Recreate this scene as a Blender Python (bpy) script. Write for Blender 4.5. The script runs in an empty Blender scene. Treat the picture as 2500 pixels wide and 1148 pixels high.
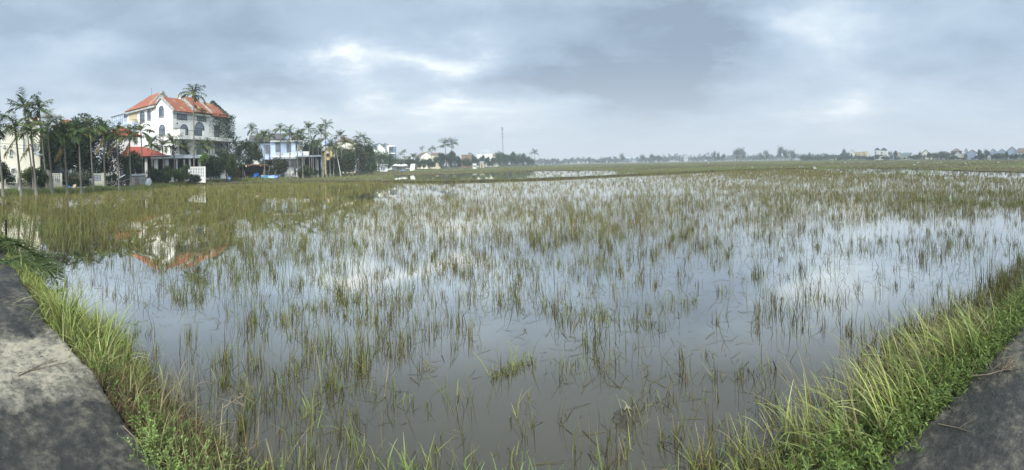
import bpy, math, random
import numpy as np
from mathutils import Vector, Matrix
R = random.Random(7)
NP = np.random.default_rng(11)
C = bpy.context.scene.collection
PI = math.pi
# ------------------------------------------------------------------ camera model (cylindrical panorama)
F, CX, HY, HC, ROLL = 920.0, 1250.0, 400.0, 2.0, 0.0203
WZ = -0.35
sr, cr = math.sin(ROLL), math.cos(ROLL)
def hor(px): return HY - F*sr*math.sin((px-CX)/F)*1.0
def az(px): return (px-CX)/F
def D_at(px, py, z):                      # ground distance at which a pixel meets the height z
    t = az(px); u = (HY-py)/F
    dx = math.sin(t)*cr + u*sr; dy = math.cos(t); dz = -math.sin(t)*sr + u*cr
    k = (z-HC)/dz if dz < -1e-6 else 1e4
    return k*math.hypot(dx, dy)
def G(px, py, z=WZ):
    t = az(px); u = (HY-py)/F
    dx = math.sin(t)*cr + u*sr; dy = math.cos(t); dz = -math.sin(t)*sr + u*cr
    k = (z-HC)/dz
    return Vector((k*dx, k*dy, z))
def at(px, D, z=0.0):
    t = az(px); return Vector((D*math.sin(t), D*math.cos(t), z))
def Z(px, py, D):                         # world height seen at a pixel row at distance D
    return HC + (hor(px)-py)/F*D
def proj_np(x, y, z):
    cx = x*cr - (z-HC)*sr; cu = x*sr + (z-HC)*cr
    th = np.arctan2(cx, y)
    return CX+F*th, HY-F*cu/np.hypot(cx, y)
# ------------------------------------------------------------------ tagging
def tag(o, label=None, cat=None, group=None, kind=None):
    if label: o['label'] = label
    if cat: o['category'] = cat
    if group: o['group'] = group
    if kind: o['kind'] = kind
    return o
def thing(name, label, cat, loc=(0,0,0), rz=0, group=None):
    o = bpy.data.objects.new(name, None); C.objects.link(o)
    o.location = loc; o.rotation_euler = (0,0,rz); o.empty_display_size = .2
    return tag(o, label, cat, group)
def dup(root, loc, rz, label, s=1.0, group=None):
    r = root.copy(); C.objects.link(r); r.location = loc; r.rotation_euler = (0,0,rz)
    r.scale = s if hasattr(s, '__len__') else (s,s,s)
    r['label'] = label
    if group: r['group'] = group
    for ch in list(root.children):
        c = ch.copy(); C.objects.link(c); c.parent = r
        for g in ch.children:
            d = g.copy(); C.objects.link(d); d.parent = c
    return r
# ------------------------------------------------------------------ materials
MATS = {}
def nodes_of(m):
    m.use_nodes = True; nt = m.node_tree; nt.nodes.clear(); return nt
def mat(name, col, rough=.8, var=.15, scale=3.0, bump=0.0, col2=None, metal=0.0, spec=.3, detail=4, stain=None, stain_scale=.6, squash=None, alpha=1.0):
    if name in MATS: return MATS[name]
    m = bpy.data.materials.new(name); nt = nodes_of(m); N = nt.nodes; L = nt.links
    out = N.new('ShaderNodeOutputMaterial'); b = N.new('ShaderNodeBsdfPrincipled')
    L.new(b.outputs[0], out.inputs[0])
    b.inputs['Roughness'].default_value = rough; b.inputs['Metallic'].default_value = metal
    b.inputs['Specular IOR Level'].default_value = spec
    tc = N.new('ShaderNodeTexCoord'); mp = N.new('ShaderNodeMapping'); L.new(tc.outputs['Object'], mp.inputs[0])
    if squash: mp.inputs['Scale'].default_value = squash
    nz = N.new('ShaderNodeTexNoise'); nz.inputs['Scale'].default_value = scale; nz.inputs['Detail'].default_value = detail
    L.new(mp.outputs[0], nz.inputs['Vector'])
    mx = N.new('ShaderNodeMix'); mx.data_type = 'RGBA'
    c2 = col2 if col2 else tuple(c*(1+var) for c in col)
    c1 = col if col2 else tuple(c*(1-var) for c in col)
    mx.inputs[6].default_value = (*c1,1); mx.inputs[7].default_value = (*c2,1)
    rp = N.new('ShaderNodeValToRGB'); rp.color_ramp.elements[0].position = .35; rp.color_ramp.elements[1].position = .65
    L.new(nz.outputs[0], rp.inputs[0]); L.new(rp.outputs[0], mx.inputs[0])
    res = mx.outputs[2]
    if stain:
        n2 = N.new('ShaderNodeTexNoise'); n2.inputs['Scale'].default_value = stain_scale; n2.inputs['Detail'].default_value = 8
        mp2 = N.new('ShaderNodeMapping'); mp2.inputs['Scale'].default_value = (1,1,.35); L.new(tc.outputs['Object'], mp2.inputs[0]); L.new(mp2.outputs[0], n2.inputs['Vector'])
        r2 = N.new('ShaderNodeValToRGB'); r2.color_ramp.elements[0].position = .52; r2.color_ramp.elements[1].position = .72
        r2.color_ramp.elements[1].color = (.6,.6,.6,1)
        L.new(n2.outputs[0], r2.inputs[0])
        m2 = N.new('ShaderNodeMix'); m2.data_type = 'RGBA'; L.new(r2.outputs[0], m2.inputs[0]); L.new(res, m2.inputs[6]); m2.inputs[7].default_value = (*stain,1)
        res = m2.outputs[2]
    L.new(res, b.inputs['Base Color'])
    if bump:
        bp = N.new('ShaderNodeBump'); bp.inputs['Strength'].default_value = bump; bp.inputs['Distance'].default_value = .02
        L.new(nz.outputs[0], bp.inputs['Height']); L.new(bp.outputs[0], b.inputs['Normal'])
    MATS[name] = m; return m
def leaf_mat(name, cols=None, trans=.35, rough=.55, attr=True, spec=.3):
    """foliage: colour from the mesh's 'col' attribute, or from a ramp over leaf islands"""
    if name in MATS: return MATS[name]
    m = bpy.data.materials.new(name); nt = nodes_of(m); N = nt.nodes; L = nt.links
    out = N.new('ShaderNodeOutputMaterial'); b = N.new('ShaderNodeBsdfPrincipled'); t = N.new('ShaderNodeBsdfTranslucent')
    b.inputs['Roughness'].default_value = rough; b.inputs['Specular IOR Level'].default_value = spec
    if attr:
        a = N.new('ShaderNodeAttribute'); a.attribute_name = 'col'; src = a.outputs['Color']
    else:
        g = N.new('ShaderNodeNewGeometry'); rp = N.new('ShaderNodeValToRGB')
        cr_ = rp.color_ramp
        while len(cr_.elements) < len(cols): cr_.elements.new(.5)
        for i,c in enumerate(cols):
            cr_.elements[i].position = i/(len(cols)-1); cr_.elements[i].color = (*c,1)
        L.new(g.outputs['Random Per Island'], rp.inputs[0]); src = rp.outputs[0]
    L.new(src, b.inputs['Base Color']); L.new(src, t.inputs['Color'])
    mx = N.new('ShaderNodeMixShader'); mx.inputs[0].default_value = trans
    L.new(b.outputs[0], mx.inputs[1]); L.new(t.outputs[0], mx.inputs[2]); L.new(mx.outputs[0], out.inputs[0])
    MATS[name] = m; return m
# ------------------------------------------------------------------ mesh builder
class MB:
    def __init__(s): s.v = []; s.f = []; s.m = []
    def add(s, vs, fs, mi=0):
        o = len(s.v); s.v += [tuple(v) for v in vs]
        for f in fs: s.f.append(tuple(i+o for i in f)); s.m.append(mi)
        return s
    def box(s, x0,x1,y0,y1,z0,z1, mi=0, M=None):
        vs = [(x,y,z) for z in (z0,z1) for y in (y0,y1) for x in (x0,x1)]
        if M: vs = [M @ Vector(v) for v in vs]
        return s.add(vs, [(0,2,3,1),(4,5,7,6),(0,1,5,4),(2,6,7,3),(0,4,6,2),(1,3,7,5)], mi)
    def prism(s, poly, a0, a1, axis='y', mi=0):
        """polygon in two axes extruded along the third"""
        n = len(poly)
        def V(p, a): return (p[0],a,p[1]) if axis=='y' else ((a,p[0],p[1]) if axis=='x' else (p[0],p[1],a))
        vs = [V(p,a0) for p in poly]+[V(p,a1) for p in poly]
        fs = [tuple(range(n)), tuple(range(2*n-1,n-1,-1))]+[(i,i+n,(i+1)%n+n,(i+1)%n) for i in range(n)]
        return s.add(vs, fs, mi)
    def slab(s, quad, th, mi=0):
        """sloping sheet with thickness, quad = 4 points"""
        q = [Vector(p) for p in quad]; n = (q[1]-q[0]).cross(q[-1]-q[0]).normalized()*th
        k = len(q)
        return s.add([p for p in q]+[p-n for p in q], [tuple(range(k)), tuple(range(2*k-1,k-1,-1))]+[(i,i+k,(i+1)%k+k,(i+1)%k) for i in range(k)], mi)
    def tube(s, pts, rad, n=6, mi=0, cap=True):
        pts = [Vector(p) for p in pts]; o = len(s.v); k = len(pts)
        if not hasattr(rad,'__len__'): rad = [rad]*k
        for i,p in enumerate(pts):
            d = (pts[min(i+1,k-1)]-pts[max(i-1,0)])
            d = d.normalized() if d.length > 1e-9 else Vector((0,0,1))
            a = d.cross(Vector((0,0,1)) if abs(d.z) < .9 else Vector((1,0,0))).normalized(); b = d.cross(a)
            for j in range(n):
                t = 2*PI*j/n; s.v.append(tuple(p+(a*math.cos(t)+b*math.sin(t))*rad[i]))
        for i in range(k-1):
            for j in range(n):
                s.f.append((o+i*n+j, o+i*n+(j+1)%n, o+(i+1)*n+(j+1)%n, o+(i+1)*n+j)); s.m.append(mi)
        if cap:
            s.f.append(tuple(o+j for j in range(n))); s.m.append(mi)
            s.f.append(tuple(o+(k-1)*n+j for j in range(n-1,-1,-1))); s.m.append(mi)
        return s
    def lathe(s, prof, c=(0,0,0), n=12, mi=0):
        o = len(s.v); k = len(prof)
        for r,z in prof:
            for j in range(n):
                t = 2*PI*j/n; s.v.append((c[0]+r*math.cos(t), c[1]+r*math.sin(t), c[2]+z))
        for i in range(k-1):
            for j in range(n):
                s.f.append((o+i*n+j, o+i*n+(j+1)%n, o+(i+1)*n+(j+1)%n, o+(i+1)*n+j)); s.m.append(mi)
        return s
    def blob(s, c, r, n=8, m=6, jit=0.0, mi=0, sc=(1,1,1), rnd=R):
        prof = []
        o = len(s.v)
        for i in range(m+1):
            ph = -PI/2+PI*i/m
            for j in range(n):
                t = 2*PI*j/n; q = r*(1+jit*(rnd.random()-.5))
                s.v.append((c[0]+q*sc[0]*math.cos(ph)*math.cos(t), c[1]+q*sc[1]*math.cos(ph)*math.sin(t), c[2]+q*sc[2]*math.sin(ph)))
        for i in range(m):
            for j in range(n):
                s.f.append((o+i*n+j, o+i*n+(j+1)%n, o+(i+1)*n+(j+1)%n, o+(i+1)*n+j)); s.m.append(mi)
        return s
    def build(s, name, mats, parent=None, loc=None, smooth=False):
        me = bpy.data.meshes.new(name); me.from_pydata(s.v, [], s.f)
        if not isinstance(mats,(list,tuple)): mats = [mats]
        for m in mats: me.materials.append(m)
        if len(mats) > 1: me.polygons.foreach_set('material_index', s.m)
        if smooth: me.polygons.foreach_set('use_smooth', [True]*len(me.polygons))
        me.validate(); me.update()
        o = bpy.data.objects.new(name, me); C.objects.link(o)
        if parent: o.parent = parent
        if loc is not None: o.location = loc
        return o
def np_mesh(name, verts, quads, col=None, mats=None, parent=None):
    me = bpy.data.meshes.new(name); nv = len(verts); nf = len(quads); k = quads.shape[1]
    me.vertices.add(nv); me.vertices.foreach_set('co', verts.astype(np.float32).ravel())
    me.loops.add(nf*k); me.loops.foreach_set('vertex_index', quads.astype(np.int32).ravel())
    me.polygons.add(nf); me.polygons.foreach_set('loop_start', (np.arange(nf)*k).astype(np.int32))
    me.update(calc_edges=True)
    if col is not None:
        a = me.color_attributes.new('col','FLOAT_COLOR','POINT')
        c4 = np.ones((nv,4),np.float32); c4[:,:3] = col; a.data.foreach_set('color', c4.ravel())
    for m in (mats or []): me.materials.append(m)
    o = bpy.data.objects.new(name, me); C.objects.link(o)
    if parent: o.parent = parent
    return o
# ribbons: the grass blades, stalks and leaves of every kind of low vegetation
def ribbons(base, azim, L, w, lean, droop, segs, c0, c1, kink=None, twist=None, leafy=False):
    n = len(base); k = segs; T = np.linspace(0,1,k+1)
    dirs = np.stack([np.sin(azim), np.cos(azim), np.zeros(n)],1)
    tw = azim + (NP.uniform(-.9,.9,n) if twist is None else twist)
    side = np.stack([np.cos(tw), -np.sin(tw), np.zeros(n)],1)
    P = np.zeros((n,k+1,3)); P[:,0] = base; cur = base.copy()
    for i in range(k):
        t = (i+.5)/k; ph = lean+droop*t**1.3
        if kink is not None: ph = ph + np.where(t > kink[0], kink[1], 0)
        st = (L/k)[:,None]*(dirs*np.sin(ph)[:,None] + np.array([0,0,1.])*np.cos(ph)[:,None])
        cur = cur+st; P[:,i+1] = cur
    if leafy: ww = w[:,None]*np.sin(np.clip(T*PI*.96+.12,0,PI))[None,:]
    else: ww = w[:,None]*(1-.85*T**1.6)[None,:]
    A = P+side[:,None,:]*ww[:,:,None]/2; B = P-side[:,None,:]*ww[:,:,None]/2
    V = np.stack([A,B],2).reshape(n*(k+1)*2,3)
    i0 = (np.arange(n)*(k+1)*2)[:,None]+(np.arange(k)*2)[None,:]
    Q = np.stack([i0,i0+1,i0+3,i0+2],2).reshape(-1,4)
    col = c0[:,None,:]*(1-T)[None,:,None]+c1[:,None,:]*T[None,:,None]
    col = np.repeat(col[:,:,None,:],2,2).reshape(-1,3)
    return V,Q,col
class Acc:
    def __init__(s): s.V=[]; s.Q=[]; s.C=[]; s.n=0
    def add(s, r):
        V,Q,c = r; s.V.append(V); s.Q.append(Q+s.n); s.C.append(c); s.n += len(V)
    def build(s, name, m, parent=None):
        return np_mesh(name, np.concatenate(s.V), np.concatenate(s.Q), np.concatenate(s.C), [m], parent)
def pick(cols, n, p=None, jit=.18):
    c = np.array(cols,float)[NP.choice(len(cols), n, p=p)]
    return np.clip(c*(1+NP.uniform(-jit,jit,(n,1)))*(1+NP.uniform(-.06,.06,(n,3))),0,1)
def vnoise(x, y, s, seed=0):
    """smooth value noise 0..1"""
    g = np.random.default_rng(seed).random((64,64))
    u = x/s+1000; v = y/s+1000; i = np.floor(u).astype(int); j = np.floor(v).astype(int); a = u-i; b = v-j
    a = a*a*(3-2*a); b = b*b*(3-2*b)
    f = lambda p,q: g[p%64,q%64]
    return (f(i,j)*(1-a)+f(i+1,j)*a)*(1-b)+(f(i,j+1)*(1-a)+f(i+1,j+1)*a)*b
def fbm(x,y,s,seed=0): return (vnoise(x,y,s,seed)+.5*vnoise(x,y,s/2.1,seed+1)+.25*vnoise(x,y,s/4.3,seed+2))/1.75
HAZE = 0.0009
# ------------------------------------------------------------------ camera
cam = bpy.data.cameras.new('camera'); co = bpy.data.objects.new('camera', cam); C.objects.link(co)
cam.type = 'PANO'; cam.panorama_type = 'CENTRAL_CYLINDRICAL'
cam.central_cylindrical_range_u_min = -1250/F; cam.central_cylindrical_range_u_max = 1250/F
cam.central_cylindrical_range_v_min = -(1148-HY)/F; cam.central_cylindrical_range_v_max = HY/F
cam.central_cylindrical_radius = 1.0
cam.clip_start = .05; cam.clip_end = 5000
co.matrix_world = Matrix(((cr,sr,0,0),(0,0,-1,0),(-sr,cr,0,HC),(0,0,0,1)))
bpy.context.scene.camera = co
S = bpy.context.scene
S.view_settings.view_transform = 'Standard'; S.view_settings.look = 'None'; S.view_settings.gamma = 1
S.view_settings.exposure = 0.50
try:
    S.render.engine = 'CYCLES'; S.cycles.max_bounces = 6; S.cycles.transparent_max_bounces = 8
    S.cycles.volume_bounces = 0; S.cycles.use_denoising = True; S.cycles.caustics_reflective = False
except Exception: pass
# ------------------------------------------------------------------ sun and overcast sky
SUN_AZ, SUN_EL = math.radians(163), math.radians(43)      # behind and to the side, behind thin cloud
sun = bpy.data.lights.new('sun','SUN'); so = bpy.data.objects.new('sun', sun); C.objects.link(so)
sun.energy = 2.7; sun.angle = math.radians(12); sun.color = (1,.96,.9)
sd = Vector((math.sin(SUN_AZ)*math.cos(SUN_EL), math.cos(SUN_AZ)*math.cos(SUN_EL), math.sin(SUN_EL)))
so.rotation_euler = sd.to_track_quat('Z','Y').to_euler()
W = bpy.data.worlds.new('World'); S.world = W; W.use_nodes = True
nt = W.node_tree; nt.nodes.clear(); N = nt.nodes; L = nt.links
def val(x):
    n = N.new('ShaderNodeValue'); n.outputs[0].default_value = x; return n.outputs[0]
def mth(op, a, b=None, c=None, clamp=False):
    n = N.new('ShaderNodeMath'); n.operation = op; n.use_clamp = clamp
    for i,q in enumerate((a,b,c)):
        if q is None: continue
        if isinstance(q,(int,float)): n.inputs[i].default_value = q
        else: L.new(q, n.inputs[i])
    return n.outputs[0]
wo = N.new('ShaderNodeOutputWorld'); bg = N.new('ShaderNodeBackground'); L.new(bg.outputs[0], wo.inputs[0])
bg.inputs[1].default_value = .1
sky = N.new('ShaderNodeTexSky'); sky.sky_type = 'NISHITA'; sky.sun_disc = False
sky.sun_elevation = SUN_EL; sky.sun_rotation = SUN_AZ; sky.air_density = 1.2; sky.dust_density = 3
tc = N.new('ShaderNodeTexCoord'); sp = N.new('ShaderNodeSeparateXYZ'); L.new(tc.outputs['Generated'], sp.inputs[0])
X,Y,Zc = sp.outputs
hyp = mth('SQRT', mth('ADD', mth('MULTIPLY',X,X), mth('MULTIPLY',Y,Y)))
azn = mth('ARCTAN2', X, Y); eln = mth('DIVIDE', Zc, mth('MAXIMUM', hyp, .02))     # azimuth, tangent of elevation
# cloud deck coordinates: the direction meets a flat layer overhead
inv = mth('DIVIDE', 1.0, mth('ADD', mth('MAXIMUM', Zc, 0.0), .13))
cv = N.new('ShaderNodeCombineXYZ'); L.new(mth('MULTIPLY',X,inv), cv.inputs[0]); L.new(mth('MULTIPLY',Y,inv), cv.inputs[1])
def noise(scale, detail, rough=.5, vec=None, off=0, dist=0):
    n = N.new('ShaderNodeTexNoise'); n.inputs['Scale'].default_value = scale; n.inputs['Detail'].default_value = detail
    n.inputs['Roughness'].default_value = rough; n.inputs['Distortion'].default_value = dist
    mp = N.new('ShaderNodeMapping'); mp.inputs['Location'].default_value = (off,off*.7,0)
    L.new(vec or cv.outputs[0], mp.inputs[0]); L.new(mp.outputs[0], n.inputs['Vector']); return n.outputs[0]
n1 = noise(.55, 5, .55, off=3.1); n2 = noise(1.5, 6, .58, off=9.7, dist=.3); n3 = noise(.9, 3, .5, off=21.0)
ae = N.new('ShaderNodeCombineXYZ'); L.new(azn, ae.inputs[0]); L.new(mth('MULTIPLY',eln,2.2), ae.inputs[1])
w1 = noise(3.4, 7, .62, ae.outputs[0], off=2.0); w2 = noise(3.4, 7, .62, ae.outputs[0], off=33.0)
a_ = mth('ADD', azn, mth('MULTIPLY', mth('SUBTRACT', w1, .5), .50)); e_ = mth('ADD', eln, mth('MULTIPLY', mth('SUBTRACT', w2, .5), .24))
def blob(px, py, sx, sy, amp):            # a brighter or darker cloud bank in one part of the sky
    a0 = az(px); e0 = (HY-py)/F - sr*math.sin(a0)
    q = mth('ADD', mth('POWER', mth('ABSOLUTE', mth('DIVIDE', mth('SUBTRACT', a_, a0), sx/F)), 2), mth('POWER', mth('ABSOLUTE', mth('DIVIDE', mth('SUBTRACT', e_, e0), sy/F)), 2))
    return mth('MULTIPLY', mth('EXPONENT', mth('MULTIPLY', q, -1)), amp*1.35)
bl = None
for b_ in [(230,110,110,50,.20),(890,150,130,50,.42),(1090,150,90,50,.36),(760,160,90,28,.15),(920,240,60,22,.25),(1090,245,60,22,.25),(1420,265,80,30,.18),
           (300,255,330,70,.14),(900,300,330,50,.26),(640,270,200,40,.12),(1250,290,170,55,.16),(2040,55,110,75,.30),(2060,270,130,38,.24),(1750,160,110,40,.14),(2250,240,180,50,.12),
           (2000,230,300,110,.08),(60,60,160,60,-.14),(420,60,260,80,-.12),(650,90,130,80,-.12),(1250,60,240,70,-.10),(1690,60,190,90,-.36),(1330,190,170,60,-.14),
           (2370,170,190,90,-.14),(560,205,240,45,-.24),(1560,220,230,80,-.36),(120,230,150,26,-.10),(2330,60,150,60,.06),(1150,20,300,35,-.08)]:
    o_ = blob(*b_); bl = o_ if bl is None else mth('ADD', bl, o_)
base = mth('ADD', mth('MULTIPLY', mth('SUBTRACT', n1, .5), .75), mth('MULTIPLY', mth('SUBTRACT', n2, .5), .72))
lum = mth('ADD', mth('ADD', base, bl), .385, clamp=True)
rp = N.new('ShaderNodeValToRGB'); e = rp.color_ramp.elements
e[0].position = 0; e[0].color = (.212,.278,.368,1)
e[1].position = 1; e[1].color = (.88,.91,.93,1)
q = e.new(.30); q.color = (.325,.415,.525,1)
q = e.new(.55); q.color = (.42,.515,.62,1)
q = e.new(.78); q.color = (.56,.64,.71,1)
L.new(lum, rp.inputs[0])
# pale veil towards the horizon, paler at the western end, a little mauve in the east
hz = mth('POWER', mth('SUBTRACT', 1.0, mth('MULTIPLY', eln, 3.2), clamp=True), 1.8)
mh = N.new('ShaderNodeMix'); mh.data_type = 'RGBA'; L.new(mth('MULTIPLY', hz, .8), mh.inputs[0]); L.new(rp.outputs[0], mh.inputs[6])
ea = mth('ADD', mth('MULTIPLY', azn, .45), .5, clamp=True)
hc_ = N.new('ShaderNodeMix'); hc_.data_type = 'RGBA'; L.new(ea, hc_.inputs[0]); hc_.inputs[6].default_value = (.68,.705,.70,1); hc_.inputs[7].default_value = (.57,.585,.63,1)
L.new(hc_.outputs[2], mh.inputs[7])
# unseen dark sky overhead, added so the near water reflects darker and greyer
hv = mth('MULTIPLY', mth('MULTIPLY', mth('SUBTRACT', eln, .44), 2.2, clamp=True), mth('MULTIPLY', mth('ADD', mth('MULTIPLY', Y, 3.0), .2, clamp=True), .75))
mv = N.new('ShaderNodeMix'); mv.data_type = 'RGBA'; L.new(hv, mv.inputs[0]); L.new(mh.outputs[2], mv.inputs[6]); mv.inputs[7].default_value = (.20,.205,.20,1)
mh = mv
# unseen glow round the sun direction, added to brighten the walls
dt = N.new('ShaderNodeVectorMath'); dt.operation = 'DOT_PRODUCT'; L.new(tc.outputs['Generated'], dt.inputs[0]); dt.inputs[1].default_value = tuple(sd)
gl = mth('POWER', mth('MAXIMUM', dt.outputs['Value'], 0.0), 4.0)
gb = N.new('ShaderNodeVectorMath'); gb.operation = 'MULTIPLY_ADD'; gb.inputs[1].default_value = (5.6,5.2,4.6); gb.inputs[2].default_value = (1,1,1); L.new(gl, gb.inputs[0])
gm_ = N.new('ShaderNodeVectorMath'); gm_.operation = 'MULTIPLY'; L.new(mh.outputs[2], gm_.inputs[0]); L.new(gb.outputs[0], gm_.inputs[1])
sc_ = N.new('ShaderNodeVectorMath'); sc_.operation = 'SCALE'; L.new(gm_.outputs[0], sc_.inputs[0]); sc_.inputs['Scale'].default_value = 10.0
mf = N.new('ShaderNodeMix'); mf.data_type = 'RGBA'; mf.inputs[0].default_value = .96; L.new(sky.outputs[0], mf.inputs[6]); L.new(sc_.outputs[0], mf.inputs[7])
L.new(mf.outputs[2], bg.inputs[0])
# ------------------------------------------------------------------ haze
hm = bpy.data.materials.new('haze_air'); nt2 = nodes_of(hm); pv = nt2.nodes.new('ShaderNodeVolumePrincipled'); ho = nt2.nodes.new('ShaderNodeOutputMaterial')
pv.inputs['Color'].default_value = (.80,.88,.935,1); pv.inputs['Density'].default_value = HAZE
pv.inputs['Anisotropy'].default_value = 0.0; nt2.links.new(pv.outputs[0], ho.inputs['Volume'])
tag(MB().box(-820,820,-60,900,-3.2,58).build('haze', hm), 'thin blue haze over the paddy fields', None, None, 'stuff')
# ------------------------------------------------------------------ water
wm = bpy.data.materials.new('muddy_water'); nt = nodes_of(wm); N = nt.nodes; L = nt.links
out = N.new('ShaderNodeOutputMaterial'); b = N.new('ShaderNodeBsdfDiffuse'); gl_ = N.new('ShaderNodeBsdfGlossy'); gl_.inputs['Roughness'].default_value = .012; gl_.inputs['Color'].default_value = (1,.975,.925,1)
lw_ = N.new('ShaderNodeLayerWeight'); lw_.inputs[0].default_value = .5; pw_ = N.new('ShaderNodeValToRGB'); L.new(lw_.outputs['Facing'], pw_.inputs[0])
for i_,(p_,v_) in enumerate(((0,.02),(.40,.02),(.50,.25),(.61,.60),(.70,.90),(1,1))):
    el_ = pw_.color_ramp.elements[0] if i_ == 0 else (pw_.color_ramp.elements[1] if i_ == 5 else pw_.color_ramp.elements.new(p_))
    el_.position = p_; el_.color = (v_,v_,v_,1)
el_ = pw_.color_ramp.elements.new(.77); el_.color = (.93,.93,.93,1)
ms_ = N.new('ShaderNodeMixShader'); L.new(pw_.outputs[0], ms_.inputs[0]); L.new(b.outputs[0], ms_.inputs[1]); L.new(gl_.outputs[0], ms_.inputs[2]); L.new(ms_.outputs[0], out.inputs[0])
tc = N.new('ShaderNodeTexCoord'); nz = N.new('ShaderNodeTexNoise'); nz.inputs['Scale'].default_value = .45; nz.inputs['Detail'].default_value = 5
L.new(tc.outputs['Object'], nz.inputs['Vector'])
mx = N.new('ShaderNodeMix'); mx.data_type = 'RGBA'; L.new(nz.outputs[0], mx.inputs[0]); mx.inputs[6].default_value = (.038,.036,.023,1); mx.inputs[7].default_value = (.066,.058,.037,1)
L.new(mx.outputs[2], b.inputs['Color'])
nw = N.new('ShaderNodeTexNoise'); nw.inputs['Scale'].default_value = 2.2; nw.inputs['Detail'].default_value = 3
L.new(tc.outputs['Object'], nw.inputs['Vector'])
bp = N.new('ShaderNodeBump'); bp.inputs['Strength'].default_value = .05; bp.inputs['Distance'].default_value = .02
L.new(nw.outputs[0], bp.inputs['Height']); L.new(bp.outputs[0], b.inputs['Normal']); L.new(bp.outputs[0], gl_.inputs['Normal'])
mb = MB(); mb.add([(-1900,-200,WZ),(1900,-200,WZ),(1900,2600,WZ),(-1900,2600,WZ)], [(0,1,2,3)])
tag(mb.build('water', wm), kind='structure')
# ------------------------------------------------------------------ concrete road on which the photographer stands
EDGE = [(-60,5.2),(-25,3.3),(-12,2.35),(-7.08,1.9),(-5.03,1.68),(-3.47,1.64),(-1.96,1.52),(0,1.47),(1.99,1.36),(2.73,1.26),(3.77,1.07),(4.36,.95),(9,.0),(30,-4.5),(60,-11)]
def edge_y(x):
    for (a,b_),(c,d) in zip(EDGE, EDGE[1:]):
        if a <= x <= c: return b_+(d-b_)*(x-a)/(c-a)
    return EDGE[0][1] if x < EDGE[0][0] else EDGE[-1][1]
EX = np.array([p[0] for p in EDGE]); EY = np.array([p[1] for p in EDGE])
cm = bpy.data.materials.new('weathered_concrete'); nt = nodes_of(cm); N = nt.nodes; L = nt.links
out = N.new('ShaderNodeOutputMaterial'); b = N.new('ShaderNodeBsdfPrincipled'); L.new(b.outputs[0], out.inputs[0])
tc = N.new('ShaderNodeTexCoord')
def nz_(s, d=6, r=.6, sc=(1,1,1), off=(0,0,0)):
    mp = N.new('ShaderNodeMapping'); mp.inputs['Scale'].default_value = sc; mp.inputs['Location'].default_value = off; L.new(tc.outputs['Object'], mp.inputs[0])
    n = N.new('ShaderNodeTexNoise'); n.inputs['Scale'].default_value = s; n.inputs['Detail'].default_value = d; n.inputs['Roughness'].default_value = r
    L.new(mp.outputs[0], n.inputs['Vector']); return n.outputs[0]
def ramp(src, stops):
    r = N.new('ShaderNodeValToRGB'); el = r.color_ramp.elements
    el[0].position = stops[0][0]; el[0].color = (*stops[0][1],1); el[1].position = stops[-1][0]; el[1].color = (*stops[-1][1],1)
    for p,c in stops[1:-1]: el.new(p).color = (*c,1)
    L.new(src, r.inputs[0]); return r.outputs[0]
def mixc(f, a, c):
    m = N.new('ShaderNodeMix'); m.data_type = 'RGBA'
    for i,q in ((0,f),(6,a),(7,c)):
        if isinstance(q,tuple): m.inputs[i].default_value = (*q,1)
        elif isinstance(q,float): m.inputs[i].default_value = q
        else: L.new(q, m.inputs[i])
    return m.outputs[2]
big = nz_(.55, 5, .55, (1,1.6,1)); med = None; fin = nz_(16, 12, .8)
_a, _b = nz_(2.2, 8, .65, off=(4,2,0)), nz_(11, 8, .72, off=(1,7,0))
_m = N.new('ShaderNodeMath'); _m.operation = 'MULTIPLY_ADD'; L.new(_a, _m.inputs[0]); _m.inputs[1].default_value = .85; _m.inputs[2].default_value = -.37
_n = N.new('ShaderNodeMath'); _n.operation = 'MULTIPLY_ADD'; L.new(_b, _n.inputs[0]); _n.inputs[1].default_value = .9; L.new(_m.outputs[0], _n.inputs[2]); med = _n.outputs[0]
# damp patches: dark and slightly glossy; one dry pale band crosses the road
sp = N.new('ShaderNodeSeparateXYZ'); L.new(tc.outputs['Object'], sp.inputs[0])
wob = nz_(1.6, 6, .65, off=(7,1,0))
def m2(op, a, b_=None, clamp=False):
    n = N.new('ShaderNodeMath'); n.operation = op; n.use_clamp = clamp
    for i,q in enumerate((a,b_)):
        if q is None: continue
        if isinstance(q,(int,float)): n.inputs[i].default_value = q
        else: L.new(q, n.inputs[i])
    return n.outputs[0]
bandx = m2('ADD', sp.outputs[0], m2('MULTIPLY', m2('SUBTRACT', wob, .5), 1.5))
dry = m2('SUBTRACT', 1.0, m2('DIVIDE', m2('ABSOLUTE', m2('ADD', bandx, 3.82)), .75), clamp=True)       # centred on x = -3.8
dryr = m2('MULTIPLY', dry, 3.0, clamp=True)
spots = ramp(med, [(.56,(0,0,0)),(.64,(1,1,1))])
wet_c = ramp(med, [(.30,(.012,.0125,.011)),(.44,(.022,.022,.019)),(.50,(.034,.033,.027)),(.58,(.062,.058,.046)),(.68,(.12,.108,.078))])
dry_c = ramp(med, [(.30,(.07,.066,.05)),(.43,(.17,.157,.12)),(.52,(.29,.265,.20)),(.62,(.38,.34,.25))])
base_c = mixc(dryr, wet_c, dry_c)
lichen = m2('MULTIPLY', ramp(nz_(1.15, 9, .75, off=(2,9,0)), [(.56,(0,0,0)),(.62,(1,1,1))]), .75)
base_c = mixc(lichen, base_c, (.17,.155,.11))
base_c = mixc(ramp(fin, [(.38,(1,1,1)),(.45,(0,0,0))]), base_c, (.02,.02,.02))
base_c = mixc(ramp(nz_(60,3,.6,off=(1,5,0)), [(.67,(0,0,0)),(.73,(1,1,1))]), base_c, (.26,.25,.21))
L.new(base_c, b.inputs['Base Color'])
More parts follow.
